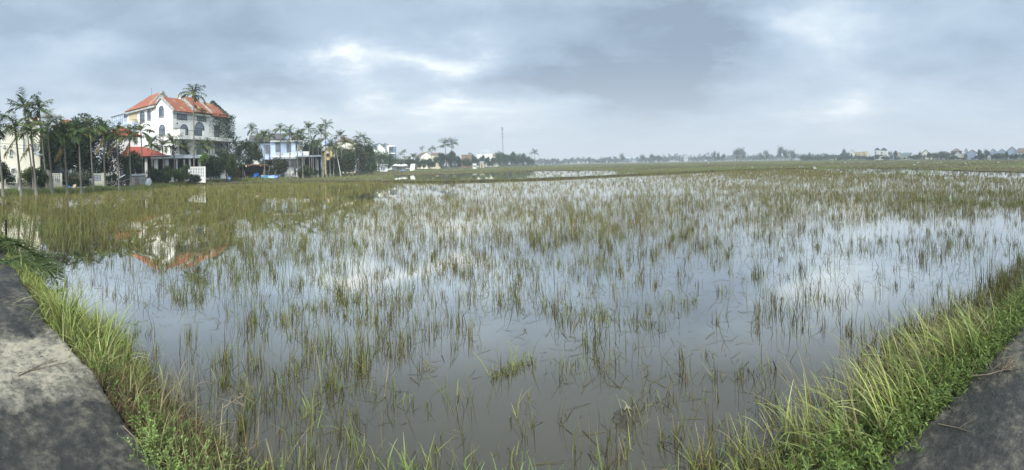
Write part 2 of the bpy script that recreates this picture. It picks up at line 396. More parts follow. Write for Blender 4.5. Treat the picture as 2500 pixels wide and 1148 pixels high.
rg = N.new('ShaderNodeMapRange'); L.new(big, rg.inputs[0]); rg.inputs[1].default_value = .35; rg.inputs[2].default_value = .62; rg.inputs[3].default_value = .34; rg.inputs[4].default_value = .80
rg2 = m2('MAXIMUM', rg.outputs[0], m2('MULTIPLY', dryr, .9)); L.new(rg2, b.inputs['Roughness'])
bp = N.new('ShaderNodeBump'); bp.inputs['Strength'].default_value = .9; bp.inputs['Distance'].default_value = .02
L.new(m2('ADD', m2('MULTIPLY', med, 1.2), m2('MULTIPLY', fin, .5)), bp.inputs['Height']); L.new(bp.outputs[0], b.inputs['Normal'])
# slab with a ragged, rounded edge
xs = []
x = -60
while x < 60: xs.append(x); x += .06 if -14 < x < 12 else 1.0
er = random.Random(3); V = []; Fc = []
k = 0; dev = 0; mb = MB(); rows = []
for x in xs:
    dev = dev*.86+er.uniform(-.012,.012); y = edge_y(x)+dev+.02*math.sin(x*3.1)
    rows.append([(x,-4,0),(x,-.6,.0),(x,y-.05,0),(x,y-.012,-.006),(x,y,-.03),(x,y+.01,-.20),(x,y-.02,-.5)])
for i in range(len(rows)-1):
    a,b2 = rows[i],rows[i+1]; o = len(mb.v)
    mb.v += a+b2 if i == 0 else b2
    if i == 0: ia, ib = 0, 7
    else: ia, ib = ib, o
    for j in range(6): mb.f.append((ia+j, ib+j, ib+j+1, ia+j+1)); mb.m.append(0)
tag(mb.build('road', cm, smooth=True), kind='structure')
mb = MB(); mb.add([(-80,-60,-.02),(80,-60,-.02),(80,-3.99,-.02),(-80,-3.99,-.02)], [(0,1,2,3)])
tag(mb.build('verge', mat('verge_soil',(.05,.06,.03),.95,.4,2)), kind='structure')
# earth bank sloping from the slab into the water
soil = mat('damp_soil', (.035,.028,.018), .9, .4, 9, bump=.8)
mb = MB(); prev = None
for x in [i*.12 for i in range(-260,220)]:
    y = edge_y(x); j = [er.uniform(-.05,.05) for _ in range(4)]
    wd = .42+.10*math.sin(x*1.7)+.06*math.sin(x*4.3)
    row = [(x,y-.02,-.07+j[0]*.3),(x,y+wd*.35,-.11+j[1]*.5),(x,y+wd*.75,-.22+j[2]*.6),(x,y+wd*1.25,-.37),(x,y+wd*1.6,-.55)]
    o = len(mb.v); mb.v += row
    if prev is not None:
        for q in range(4): mb.f.append((prev+q,o+q,o+q+1,prev+q+1)); mb.m.append(0)
    prev = o
tag(mb.build('bank_soil', soil, smooth=True), kind='structure')
# ------------------------------------------------------------------ far paddies: low muddy ground a little above the water, with open pools
GREEN_FIELD = mat('field_turf', (.125,.135,.055), .95, .3, .05, col2=(.155,.130,.070), detail=8, squash=(1,3,1))
def pool(px, py):
    """open water among the far paddies, as seen regions pushed onto the ground"""
    n = (vnoise(px*1.0, py*6.0, 60, 5)-.5)*5
    w = (px > 960) & (px < 1560) & (py > np.interp(px,[960,1100,1240,1400,1480,1560],[429,426,419,416,416.5,419])+n*.3) & (py < np.interp(px,[960,1240,1400,1560],[441,438,434,427]))
    w |= (px > 1500) & (px < 1990) & (py > 404+n*.4) & (py < 411+n*.5)
    w |= (px > 1985) & (px < 2600) & (py > np.interp(px,[1985,2200,2500],[411,413,421])+n*.3) & (py < np.interp(px,[1985,2200,2500],[419,424,434])+n*.3)
    w |= (px > 1310) & (px < 1500) & (py > 402.2) & (py < 403.4)
    w |= (px > 2000) & (px < 2350) & (py > 408.5) & (py < 409.6)
    return w
B1 = [(480,452),(700,446),(900,444),(1100,445),(1250,441),(1380,436),(1500,430),(1650,423),(1800,416),(1900,413),(1985,412)]
b1x = [p[0] for p in B1]; b1y = [p[1] for p in B1]
NAZ, ND = 700, 150
azs = np.linspace(az(-260), az(2760), NAZ); ds = np.exp(np.linspace(math.log(34), math.log(1150), ND))
AZ, DD = np.meshgrid(azs, ds, indexing='ij')
gx = DD*np.sin(AZ); gy = DD*np.cos(AZ)
hz_ = -.30+.05*(vnoise(gx,gy,14,8)-.5)
V = np.stack([gx,gy,hz_],-1).reshape(-1,3)
ca = (azs[:-1]+azs[1:])/2; cd = np.sqrt(ds[:-1]*ds[1:]); CA, CD = np.meshgrid(ca, cd, indexing='ij')
ppx, ppy = proj_np(CD*np.sin(CA), CD*np.cos(CA), WZ)
front = np.interp(ppx, [-200,480,700,900,1100,1250,1380,1500,1650,1800,1900,1985,2200,2500,2760], [440,440,440,441,442,438,433,427,420,413,411,410,424,434,440])
keep = (ppy < front) & ~pool(ppx, ppy)
ii = np.arange(NAZ*ND).reshape(NAZ,ND)
Q = np.stack([ii[:-1,:-1],ii[1:,:-1],ii[1:,1:],ii[:-1,1:]],-1)[keep]
used, inv_ = np.unique(Q.ravel(), return_inverse=True)
tag(np_mesh('field', V[used], inv_.reshape(-1,4), None, [GREEN_FIELD]), kind='structure')
# ------------------------------------------------------------------ raised village ground behind the palms
BF = [(-260,482),(-100,477),(0,474),(110,472),(200,468),(280,463),(350,460),(420,455),(480,450),(560,444),(620,440),(700,437),(760,434),(830,429),(900,424),(950,418),(1000,414),(1150,408.5),(1310,403.5)]
bfx = [p[0] for p in BF]; bfy = [p[1] for p in BF]
def bank_D(px, z=WZ): return D_at(px, float(np.interp(px, bfx, bfy)), z)
BANKZ = -.08
yard = mat('yard_earth', (.055,.050,.035), .95, .3, .6, col2=(.05,.075,.022), detail=8)
mb = MB(); pts = []
xs_ = np.linspace(-260,1310,120)
rows = []
for px in xs_:
    d = bank_D(px); j = R.uniform(-.25,.25)
    rows.append([at(px,d+j-.3,WZ-.2), at(px,d+j+.3,-.22), at(px,d+j+1.4,BANKZ), at(px,d+30,BANKZ), at(px,max(620,d+100),BANKZ)])
for i,r in enumerate(rows):
    mb.v += [tuple(p) for p in r]
    if i:
        o = i*5
        for j in range(4): mb.f.append((o-5+j,o+j,o+j+1,o-4+j)); mb.m.append(0)
tag(mb.build('ground', yard, smooth=True), kind='structure')
# ------------------------------------------------------------------ blades
BLADE = leaf_mat('grass_blade', trans=.25, rough=.6)
STALK = [(.140,.110,.040),(.090,.072,.028),(.200,.160,.070),(.055,.044,.020),(.130,.135,.036),(.095,.110,.030)]
SHOOT = [(.21,.25,.060),(.17,.205,.048),(.26,.28,.085)]
def tufts(acc, cx, cy, size, n_each, h, w, segs, green=.12, z=WZ, spread=.05, kinks=True, stalk=STALK, shoot=SHOOT, lean=.22):
    m = len(cx); idx = np.repeat(np.arange(m), n_each); n = len(idx)
    if n == 0: return
    r = np.abs(NP.normal(0,1,n))*spread*size[idx]; t = NP.uniform(0,2*PI,n)
    zz = z if np.isscalar(z) else z[idx]
    base = np.stack([cx[idx]+r*np.cos(t), cy[idx]+r*np.sin(t), np.full(n,0.)+zz-.02],1)
    a = NP.uniform(0,2*PI,n); isg = NP.random(n) < green
    Lh = h*size[idx]*NP.uniform(.35,1.15,n)*np.where(isg,1.15,1); ww = w*NP.uniform(.6,1.4,n)*np.where(isg,1.2,1)
    ln = np.abs(NP.normal(0,lean,n)); dr = np.where(isg, NP.uniform(.1,.9,n), NP.uniform(0,.35,n))
    fallen = NP.random(n) < .10; ln = np.where(fallen, NP.uniform(.7,1.35,n), ln)
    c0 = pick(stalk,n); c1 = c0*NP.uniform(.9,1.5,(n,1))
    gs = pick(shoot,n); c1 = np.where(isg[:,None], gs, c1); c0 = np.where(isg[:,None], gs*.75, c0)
    kink = None
    if kinks and segs >= 3:
        kp = NP.uniform(.3,.8,n); ka = np.where(NP.random(n) < .28, NP.uniform(.6,2.3,n), 0.0); kink = (kp,ka)
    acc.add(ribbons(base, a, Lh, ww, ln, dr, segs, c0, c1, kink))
def density(px, py, x, y):
    """how thickly the old rice stands over the near paddy (0..1)"""
    P = [440,470,500,540,580,620,660,700,760,820,900,1000,1100,1200]
    left  = np.interp(py, P, [1,1,.97,.92,.88,.80,.55,.46,.45,.45,.45,.5,.5,.5])
    mid   = np.interp(py, P, [.24,.34,.50,.68,.75,.72,.66,.60,.52,.46,.46,.42,.6,.70])
    right = np.interp(py, P, [1,1,.85,.65,.55,.5,.48,.45,.42,.40,.40,.44,.5,.6])
    lw = np.clip((980-px)/420,0,1)*np.clip((640-py)/60+.4,0,1)
    lw = np.clip((1000-px-(py-450)*2.2)/300, 0, 1)
    rw = np.clip((px-1500)/500,0,1)
    dd = left*lw+(1-lw)*(mid*(1-rw)+right*rw)
    f = fbm(x,y,2.4,3); g = fbm(x*1.0,y*1.0,.9,17); k = vnoise(x,y,9,23)
    near = np.clip((py-560)/200,0,1)
    pat = (1-near)*np.clip(.30+1.5*f+.35*(k-.5),.1,1.4)+near*np.clip((f-.44)*4.0+(g-.5)*3.0+.75,.12,2.2)
    return dd*pat
# open pieces of water in the near paddy (pixel centre, radii)
OPEN = [(880,640,60,18),(1080,705,70,20),(960,690,50,14),(2200,560,120,24),(2440,560,70,40),(260,680,130,24),(1650,760,200,30),(1880,880,170,60),(1300,960,200,60),(1250,1060,240,40),(600,860,120,30),(840,800,80,30),(1760,1000,120,40),(2100,640,90,16),(900,480,60,6),(1050,470,80,5),(720,660,60,14)]
def open_f(px,py):
    o = np.ones_like(px)
    for a,b_,c,d in OPEN: o *= 1-.85*np.exp(-(((px-a)/c)**2+((py-b_)/d)**2)**2)
    return o
near_acc = Acc(); mid_acc = Acc(); far_acc = Acc()
def scatter(r0, r1, per_m2, a0=-.2, a1=.2):
    A0, A1 = az(-60), az(2560)
    area = (A1-A0)/2*(r1*r1-r0*r0); n = int(area*per_m2)
    r = np.sqrt(NP.uniform(r0*r0,r1*r1,n)); t = NP.uniform(A0,A1,n); return r*np.sin(t), r*np.cos(t)
def field_pts(r0,r1,per):
    x,y = scatter(r0,r1,per); px,py = proj_np(x,y,WZ)
    # not behind the bund, in the village, or on the near bank
    ok = (py > np.interp(px, [-200,200,480]+b1x[1:]+[2100,2300,2500,2700], [486,472,452]+b1y[1:]+[424,428,436,440])) & (y > np.interp(x,EX,EY)+.75)
    d = density(px,py,x,y)*open_f(px,py)
    k = ok & (NP.random(len(x)) < d)
    return x[k],y[k],px[k],py[k],d[k]
STUB_H = .30
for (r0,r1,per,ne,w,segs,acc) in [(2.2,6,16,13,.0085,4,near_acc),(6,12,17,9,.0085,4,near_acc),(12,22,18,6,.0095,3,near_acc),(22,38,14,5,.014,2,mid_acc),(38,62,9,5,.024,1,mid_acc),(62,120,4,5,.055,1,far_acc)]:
    x,y,px,py,d = field_pts(r0,r1,per)
    # neighbouring hills of rice grow into thick clumps here and there
    size = NP.uniform(.55,1.15,len(x))*np.clip(.75+.7*fbm(x,y,2.0,41),.5,1.35)
    big = NP.random(len(x)) < .10; size = np.where(big & (r0 < 20), size*1.15, size)
    gl = float(np.mean(px)) 
    lg = (px < 900)
    for sel, gr in ((lg,.30),(~lg,.13)):
        if sel.sum():
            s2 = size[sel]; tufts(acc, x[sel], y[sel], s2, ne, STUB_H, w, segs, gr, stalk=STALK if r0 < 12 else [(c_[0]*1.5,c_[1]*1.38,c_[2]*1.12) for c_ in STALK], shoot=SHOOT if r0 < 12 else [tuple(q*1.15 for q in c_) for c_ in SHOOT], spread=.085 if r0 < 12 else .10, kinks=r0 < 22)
            if r0 < 22:
                bb = big[sel]
                tufts(acc, x[sel][bb], y[sel][bb], s2[bb]*1.05, ne*2, STUB_H*1.05, w, segs, gr, spread=.055)
# stray single stalks, many snapped over
x,y,px,py,d = field_pts(2.2,26,26)
tufts(near_acc, x, y, np.ones(len(x)), 3, (.34), .007, 4, .2, spread=.16, lean=.45)
# floating debris: stalks lying on the surface
x,y = scatter(2.4,18,26); px,py = proj_np(x,y,WZ); k = (fbm(x,y,1.6,77) > .47) & (y > np.interp(x,EX,EY)+.6); x=x[k]; y=y[k]; n = len(x)
near_acc.add(ribbons(np.stack([x,y,np.full(n,WZ+.004)],1), NP.uniform(0,6.28,n), NP.uniform(.04,.34,n), NP.uniform(.004,.009,n), np.full(n,1.55), np.zeros(n), 2, pick(STALK,n), pick(STALK,n), None, np.zeros(n)))
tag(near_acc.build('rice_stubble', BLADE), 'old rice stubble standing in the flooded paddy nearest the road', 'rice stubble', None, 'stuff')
# belts of brighter grass in the paddy
def belt(acc, line, width, per_m, h, green, cols=None, w=.03, segs=1, z=WZ, lift=0):
    for (ax,ay),(bx,by) in zip(line, line[1:]):
        p, q = G(ax,ay), G(bx,by); Ln = (q-p).length; n = max(2,int(Ln*per_m))
        t = NP.random(n); nx, ny = -(q-p).y/Ln, (q-p).x/Ln; o = NP.normal(0,width/2,n)
        x = p.x+(q.x-p.x)*t+nx*o; y = p.y+(q.y-p.y)*t+ny*o
        tufts(acc, x, y, NP.uniform(.6,1.2,n), 7, h, w, segs, green, z=z, spread=.12, kinks=False, stalk=cols or STALK, lean=.35)
GR = [(.11,.155,.042),(.14,.18,.05),(.16,.17,.06),(.09,.12,.035)]
belt(mid_acc, [(2225,487),(2300,489),(2360,494),(2420,503),(2470,499),(2560,497)], .7, 14, .30, .55, GR, .022, 2)
belt(mid_acc, [(2340,468),(2420,472),(2500,478)], .9, 8, .25, .4, None, .022, 2)
belt(mid_acc, [(380,640),(470,652),(560,640)], .5, 16, .16, .2, None, .014, 2)
belt(mid_acc, [(700,745),(820,757)], .25, 22, .12, .2, None, .010, 2)
for ln_,w_,pm in (([(1350,772),(1450,782),(1560,795)],.22,20),([(1570,760),(1640,748),(1700,735)],.22,18),([(1340,905),(1430,900),(1510,885)],.16,16),([(1190,760),(1240,740)],.2,18),([(735,855),(775,838)],.16,26),([(940,872),(965,862)],.1,20),([(1580,800),(1625,780)],.18,26),([(1985,730),(2060,738)],.22,20),([(1180,650),(1330,640),(1480,650)],.4,14),([(640,990),(700,985)],.14,16),([(1820,930),(1900,890)],.16,14),([(1040,1000),(1140,975)],.16,8)):
    belt(mid_acc, ln_, w_, pm, .24, .25, None, .0085, 3)
belt(mid_acc, [(2000,1000),(2100,960),(2240,900),(2350,830),(2440,740),(2500,690)], .45, 26, .30, .3, None, .010, 3)
belt(mid_acc, [(-100,520),(30,540),(90,560),(200,580)], 1.2, 16, .34, .45, GR, .016, 2)
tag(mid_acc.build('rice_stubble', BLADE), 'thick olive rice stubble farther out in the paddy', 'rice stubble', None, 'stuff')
# the grassy bund that closes the paddy
bund = mat('bund_soil', (.040,.034,.020), .95, .35, 2.5)
mb = MB(); first = True
line = []
for (ax,ay),(bx,by) in zip(B1,B1[1:]):
    p,q = G(ax,ay),G(bx,by); k = max(2,int((q-p).length/1.2))
    for i in range(k): line.append(p.lerp(q,i/k))
line.append(G(*B1[-1]))
for i,p in enumerate(line):
    d = (line[min(i+1,len(line)-1)]-line[max(i-1,0)]).normalized(); nx = Vector((-d.y,d.x,0)); h = .20+R.uniform(-.05,.05)
    p = p+nx*R.uniform(-.12,.12)
    for s_,z_ in ((-.75,-.15),(-.45,h*.7),(-.15,h),(.2,h),(.55,h*.6),(.9,-.15)):
        v = p+nx*s_; mb.v.append((v.x,v.y,WZ+z_+.02*R.random()))
    if i:
        o = i*6
        for j in range(5): mb.f.append((o-6+j,o+j,o+j+1,o-5+j)); mb.m.append(0)
tag(mb.build('bund', bund, smooth=True), kind='structure')
bg_acc = Acc()
LW = [(px,py-.5) for px,py in B1]
for (ax,ay),(bx,by) in zip(B1,B1[1:]):
    p,q = G(ax,ay),G(bx,by); Ln = (q-p).length; n = int(Ln*26); t = NP.random(n); o = NP.normal(.05,.38,n)
    nx,ny = -(q-p).y/Ln,(q-p).x/Ln; x = p.x+(q.x-p.x)*t+nx*o; y = p.y+(q.y-p.y)*t+ny*o
    tufts(bg_acc, x, y, NP.uniform(.5,1.2,n)*(.6+.8*vnoise(x,y,5,2)), 6, .22, .035, 1, .75, z=WZ+.17-.16*np.abs(o), spread=.1, kinks=False, stalk=GR, lean=.5)
tag(bg_acc.build('bund_grass', BLADE), 'short green grass along the narrow earth bund', 'grass', None, 'stuff')
# far paddies: brown and green stubble, thin over the pools
for (r0,r1,per,h,w,ne) in [(45,90,3.2,.34,.06,6),(90,170,1.6,.34,.12,5),(170,420,.32,.4,.30,5)]:
    x,y = scatter(r0,r1,per); px,py = proj_np(x,y,WZ)
    ok = (py < np.interp(px, [-200,480]+b1x[1:]+[2100,2300,2500,2700], [400,452]+b1y[1:]+[424,428,436,440]))
    vill = (px < 1300) & (py < np.interp(px,bfx,bfy)+1)
    pl = pool(px,py)
    k = ok & ~vill & (NP.random(len(x)) < np.where(pl, np.where((px > 1500) & (px < 1990), .45, np.where(px > 1985,.30,.10)), .8*np.clip(.3+fbm(x,y,20,6),.2,1)))
    x,y,px,py = x[k],y[k],px[k],py[k]
    st = vnoise(x*.3,y,9,31)
    for sel,gr,cols in ((st > .55,.5,[(.14,.165,.055),(.12,.145,.045)]),(st <= .55,.1,[(.165,.13,.065),(.14,.12,.06),(.115,.105,.05)])):
        if sel.sum(): tufts(far_acc, x[sel], y[sel], NP.uniform(.6,1.1,int(sel.sum())), ne, h, w, 1, gr, z=WZ+.04, spread=.35, kinks=False, stalk=cols, lean=.3)
tag(far_acc.build('rice_stubble', BLADE), 'brown and green stubble of the paddies beyond the bund', 'rice stubble', None, 'stuff')
# rough grass along the village shore and dark weeds at its foot
sh = Acc()
pxs = NP.uniform(-120,1300,26000); 
dd = np.array([bank_D(p) for p in np.linspace(-260,1310,300)]); Dp = np.interp(pxs, np.linspace(-260,1310,300), dd)
off = np.abs(NP.normal(0,1.6,len(pxs)))-.8; D2 = Dp+off
x = D2*np.sin(az(0)*0+(pxs-CX)/F); y = D2*np.cos((pxs-CX)/F)
left = pxs < 330
prob = np.where(left, .45, 1.0)*np.clip(.3+vnoise(x,y,4,9),0,1); k = NP.random(len(x)) < prob
x,y,pxs,off,Dp = x[k],y[k],pxs[k],off[k],Dp[k]
for sel,gr,h in ((pxs < 330,.3,.35),(pxs >= 330,.8,.42)):
    tufts(sh, x[sel], y[sel], NP.uniform(.5,1.2,int(sel.sum()))*(.5+vnoise(x[sel],y[sel],3,4)), 5, h, .05, 1, gr, z=np.clip(WZ+.05+off[sel]*.12,WZ,BANKZ-.02), spread=.2, kinks=False, stalk=GR, lean=.45)
tag(sh.build('shore_grass', BLADE), 'rough green grass along the foot of the village bank', 'grass', None, 'stuff')
# ------------------------------------------------------------------ vegetation on the near bank
FRESH = [(.27,.32,.075),(.20,.255,.055),(.35,.37,.13),(.13,.17,.040)]
STRAW = [(.30,.25,.12),(.24,.19,.09),(.17,.13,.06),(.35,.30,.16)]
DEADB = [(.07,.05,.025),(.11,.08,.04),(.05,.035,.02),(.14,.10,.05)]
def bank_pts(x0,x1,n,y0=0.0,y1=.6):
    x = NP.uniform(x0,x1,n); o = NP.uniform(y0,y1,n); y = np.interp(x,EX,EY)+o
    return x,y,np.interp(o,[-.05,0,.15,.32,.55,.9],[-.02,-.06,-.10,-.21,-.36,-.37]),o
def grass(acc, x,y,z, h, w, cols, per=6, segs=5, lean=.35, droop=(.3,1.5), tocam=None, spread=.03, az0=None, azs_=6.28, c_end=None):
    m = len(x); idx = np.repeat(np.arange(m),per); n = len(idx)
    hh = h if np.isscalar(h) else h[idx]
    t = NP.uniform(0,2*PI,n); r = np.abs(NP.normal(0,spread,n))
    base = np.stack([x[idx]+r*np.cos(t),y[idx]+r*np.sin(t),z[idx]-.02],1)
    a = NP.uniform(0,6.28,n) if az0 is None else NP.normal(az0,azs_,n)
    c0 = pick(cols,n,jit=.35); c1 = c0*NP.uniform(1,1.45,(n,1)) if c_end is None else pick(c_end,n)
    kk = (NP.uniform(.35,.8,n), np.where(NP.random(n) < .12, NP.uniform(.5,1.5,n),0))
    acc.add(ribbons(base,a,hh*NP.uniform(.45,1.15,n),w*NP.uniform(.6,1.4,n),np.abs(NP.normal(0,lean,n)),NP.uniform(*droop,n),segs,c0*.8,c1,kk))
def leafy(acc, stems, per_stem, h, lw, ll, cols, stemcol, lean=.5):
    """weeds: thin stems carrying pointed leaves in whorls"""
    x,y,z = stems; n = len(x); a = NP.uniform(0,6.28,n); L = h*NP.uniform(.4,1.2,n) if np.isscalar(h) else h*NP.uniform(.5,1.1,n)
    ln = np.abs(NP.normal(0,lean,n)); dr = NP.uniform(-.3,.8,n)
    sc0 = pick(stemcol,n); acc.add(ribbons(np.stack([x,y,z-.01],1),a,L,np.full(n,.004),ln,dr,5,sc0,sc0))
    k = per_stem; T = np.tile(np.linspace(.15,1.0,k),n); idx = np.repeat(np.arange(n),k); m = n*k
    # positions along the bent stem (integrated)
    P = np.zeros((m,3)); S_ = 12
    cur = np.stack([x,y,z],1)[idx].copy(); Lm = L[idx]*T/S_
    for i in range(S_):
        t = (i+.5)/S_*T; ph = ln[idx]+dr[idx]*t**1.3
        cur += Lm[:,None]*np.stack([np.sin(a[idx])*np.sin(ph),np.cos(a[idx])*np.sin(ph),np.cos(ph)],1)
    la = NP.uniform(0,6.28,m); c = pick(cols,m,jit=.25)
    acc.add(ribbons(cur,la,ll*NP.uniform(.5,1.2,m),lw*NP.uniform(.7,1.3,m),NP.uniform(.4,1.3,m),NP.uniform(0,1.1,m),3,c*.9,c*1.1,None,la,leafy=True))
va = Acc()
# carpet of low dead thatch and short green grass over the whole bank
x,y,z,o = bank_pts(-16,-1.2,5200,-.02,.62); grass(va,x,y,z,.12,.006,DEADB+STRAW[1:3],4,3,.7,(.2,1.2))
x,y,z,o = bank_pts(1.2,12,4200,-.02,.75);  grass(va,x,y,z,.14,.007,DEADB,4,3,.7,(.2,1.2))
x,y,z,o = bank_pts(-14,-3.6,2600,-.03,.5); k_ = vnoise(x,y,.3,12) > .42; grass(va,x[k_],y[k_],z[k_],.17,.009,FRESH,5,4,.5,(.3,1.3))
# tall fresh grass on the western bank: a thick stand by the fourth metre, thinner elsewhere
x,y,z,o = bank_pts(-5.8,-3.4,330,.08,.85); hh = (.26+.42*np.exp(-((x+4.4)/.7)**2))*(.55+.9*vnoise(x,y,.35,3)); grass(va,x,y,z,hh,.0145,FRESH+[(.28,.30,.13)],6,6,.30,(.3,1.7),spread=.05)
x,y,z,o = bank_pts(-9,-5.4,160,.1,.5); grass(va,x,y,z,.34,.011,FRESH,5,5,.35,(.3,1.5),spread=.04)
x,y,z,o = bank_pts(-3.6,-1.8,120,.05,.6); grass(va,x,y,z,.32,.007,FRESH+STRAW,5,6,.4,(.4,1.8),spread=.04)
x,y,z,o = bank_pts(-5.4,-1.6,300,.1,1.0); grass(va,x,y,z,.46,.0070,STRAW,2,6,.5,(.2,1.6),spread=.06)
x,y,z,o = bank_pts(-3.4,-1.2,1900,0,.75); grass(va,x,y,z,.24,.0050,DEADB+DEADB+STRAW[1:2],4,5,.8,(.2,1.8),spread=.05)
# panicles: pale thin seed stems
x,y,z,o = bank_pts(-5,-2.6,150,.2,.8); grass(va,x,y,z,.62,.0030,[(.33,.30,.14),(.25,.27,.10)],2,7,.35,(.5,1.4))
# weeds with small leaves, bottom corner
x,y,z,o = bank_pts(-2.6,-1.0,330,.0,.7); leafy(va,(x,y,z),14,.28,.013,.034,[(.14,.20,.05),(.18,.25,.07),(.10,.13,.035)],[(.10,.12,.04)],.6)
x,y,z,o = bank_pts(-2.35,-1.75,90,-.12,.12); z = np.maximum(z,.0); leafy(va,(x,y,z),18,.20,.012,.020,[(.24,.32,.10),(.20,.27,.08)],[(.16,.22,.05)],1.1)
x,y,z,o = bank_pts(-4.2,-2.2,120,.05,.5); leafy(va,(x,y,z),9,.22,.014,.05,[(.09,.17,.03),(.12,.21,.04)],[(.10,.12,.04)],.6)
# low fringe of grass just under the bottom of the picture
x,y,z,o = bank_pts(-1.6,1.8,330,.25,1.0); grass(va,x,y,z-.0,.34,.0075,FRESH+STRAW[:2]+STALK[:3],5,6,.30,(.2,1.3),spread=.05)
x,y,z,o = bank_pts(-.9,.6,100,.55,1.05); grass(va,x,y,z,.42,.009,[(.14,.24,.06),(.16,.26,.09)],5,6,.28,(.2,1.1),spread=.05)
x,y,z,o = bank_pts(-2.6,2.4,14,1.2,2.1); grass(va,x,y,np.full(len(x),WZ),.28,.0085,SHOOT+FRESH[:2],4,6,.35,(.2,1.2),spread=.05)
x,y,z,o = bank_pts(-2.6,2.4,60,1.1,2.3); tufts(va,x,y,NP.uniform(.6,1.1,len(x)),6,.28,.008,4,.25,spread=.07)
x,y,z,o = bank_pts(-1.5,.1,16,1.15,1.40); grass(va,x,y,np.full(len(x),WZ),.24,.0105,[(.21,.26,.08),(.17,.22,.06)],5,6,.28,(.3,1.2),spread=.05)
tag(va.build('bank_grass', BLADE), 'long fresh grass, dead thatch and small leafy weeds on the bank beside the dry pale patch of road', 'grass', None, 'stuff')
vb = Acc()
# eastern bank: tall arching grass out over the water, dense bright weeds by the slab
x,y,z,o = bank_pts(1.75,4.9,240,.10,1.0); hh = np.interp(x,[1.7,2.2,3.0,4.0,5],[.30,.48,.68,.44,.26])*(.35+1.25*vnoise(x,y,.30,5)); grass(vb,x,y,z,hh*1.05,.0140,FRESH+[(.28,.30,.12)],6,7,.38,(.3,1.6),spread=.05,az0=-.5,azs_=1.1)
x,y,z,o = bank_pts(2.0,4.8,170,.15,1.05); grass(vb,x,y,z,.72,.0080,STRAW[:2]+[(.24,.28,.10)],4,7,.45,(.2,1.3),spread=.06,az0=-.6,azs_=.8)
x,y,z,o = bank_pts(2.3,4.6,120,.3,.9); grass(vb,x,y,z,.80,.0035,[(.30,.32,.14),(.26,.22,.12)],2,8,.45,(.4,1.3),az0=-.8,azs_=.7)
x,y,z,o = bank_pts(1.55,6.5,1300,-.06,.42); leafy(vb,(x,y,np.maximum(z,-.1)),15,.26,.014,.048,[(.14,.20,.045),(.11,.165,.035),(.19,.26,.07),(.08,.115,.030)],[(.13,.16,.05)],.5)
x,y,z,o = bank_pts(4.6,12,1500,-.02,.6); grass(vb,x,y,z,.40,.009,FRESH+STALK[4:],5,5,.35,(.3,1.4),spread=.05)
x,y,z,o = bank_pts(1.1,2.3,160,.3,1.15); grass(vb,x,y,z,.36,.0075,FRESH+STALK[:3]+STRAW[:1],4,6,.45,(.3,1.5),spread=.05)
x,y,z,o = bank_pts(3.5,11,700,.6,1.6); tufts(vb,x,y,NP.uniform(.7,1.2,len(x)),7,.38,.009,4,.2)
tag(vb.build('bank_grass', BLADE), 'tall bright green grass and leafy weeds arching over the water beside the wet dark road', 'grass', None, 'stuff')
# ------------------------------------------------------------------ building kit
class FB(MB):                                # a mesh builder whose points pass through a face matrix when built
    def __init__(s, M=None): super().__init__(); s.M = M
    def build(s, name, mats, parent=None, loc=None, smooth=False):
        if s.M is not None: s.v = [tuple(s.M @ Vector(v)) for v in s.v]
        return MB.build(s, name, mats, parent, loc, smooth)
    def dome(s, cx, cz, r, y0, y1, n=10, mi=0):          # half disc above (cx,cz)
        pts = [(cx+r*math.cos(PI*i/n), cz+r*math.sin(PI*i/n)) for i in range(n+1)]
        return s.prism(pts, y0, y1, 'y', mi)
    def arc(s, cx, cz, r, t, y0, y1, n=10, mi=0):        # half ring
        for i in range(n):
            a, b = PI*i/n, PI*(i+1)/n
            q = [(cx+r*math.cos(a),cz+r*math.sin(a)),(cx+r*math.cos(b),cz+r*math.sin(b)),(cx+(r-t)*math.cos(b),cz+(r-t)*math.sin(b)),(cx+(r-t)*math.cos(a),cz+(r-t)*math.sin(a))]
            s.prism(q, y0, y1, 'y', mi)
        return s
WHITE = mat('white_render', (.78,.77,.72), .85, .05, 1.5, stain=(.50,.50,.46), stain_scale=.5)
CREAM = mat('cream_render', (.82,.77,.61), .85, .06, 1.0, stain=(.58,.53,.40), stain_scale=.5)
PALEB = mat('pale_blue_render', (.52,.62,.76), .85, .06, 1.2, stain=(.36,.42,.50), stain_scale=.6)
GREYW = mat('grey_render', (.56,.59,.62), .85, .06, 1.2, stain=(.38,.39,.40))
YELLW = mat('yellow_render', (.58,.46,.20), .85, .06, 1.2, stain=(.40,.33,.17))
TANB = mat('tan_board', (.48,.40,.25), .8, .08, 2)
BRWN = mat('brown_cladding', (.20,.13,.08), .8, .2, 2)
CONC = mat('old_concrete', (.22,.225,.22), .9, .25, 2.5, stain=(.10,.10,.095), bump=.3)
STONE = mat('parapet_cap', (.36,.37,.33), .9, .25, 2.2, stain=(.14,.15,.10), stain_scale=1.4)
SHADE = mat('painted_interior_shade', (.012,.014,.016), .9, .3, 1)  # shade of open rooms put into a near-black wall and panel colour
IRON = mat('black_iron', (.03,.035,.04), .5, .1, 4)
METAL = mat('galvanised_sheet', (.42,.46,.49), .45, .15, 1.5, metal=.3)
BLUEG = mat('blue_paint', (.10,.22,.42), .5, .1, 3)
WOOD = mat('weathered_wood', (.16,.11,.065), .9, .35, 6, squash=(1,1,.2))
POLEW = mat('pale_pole', (.45,.46,.44), .8, .15, 3)
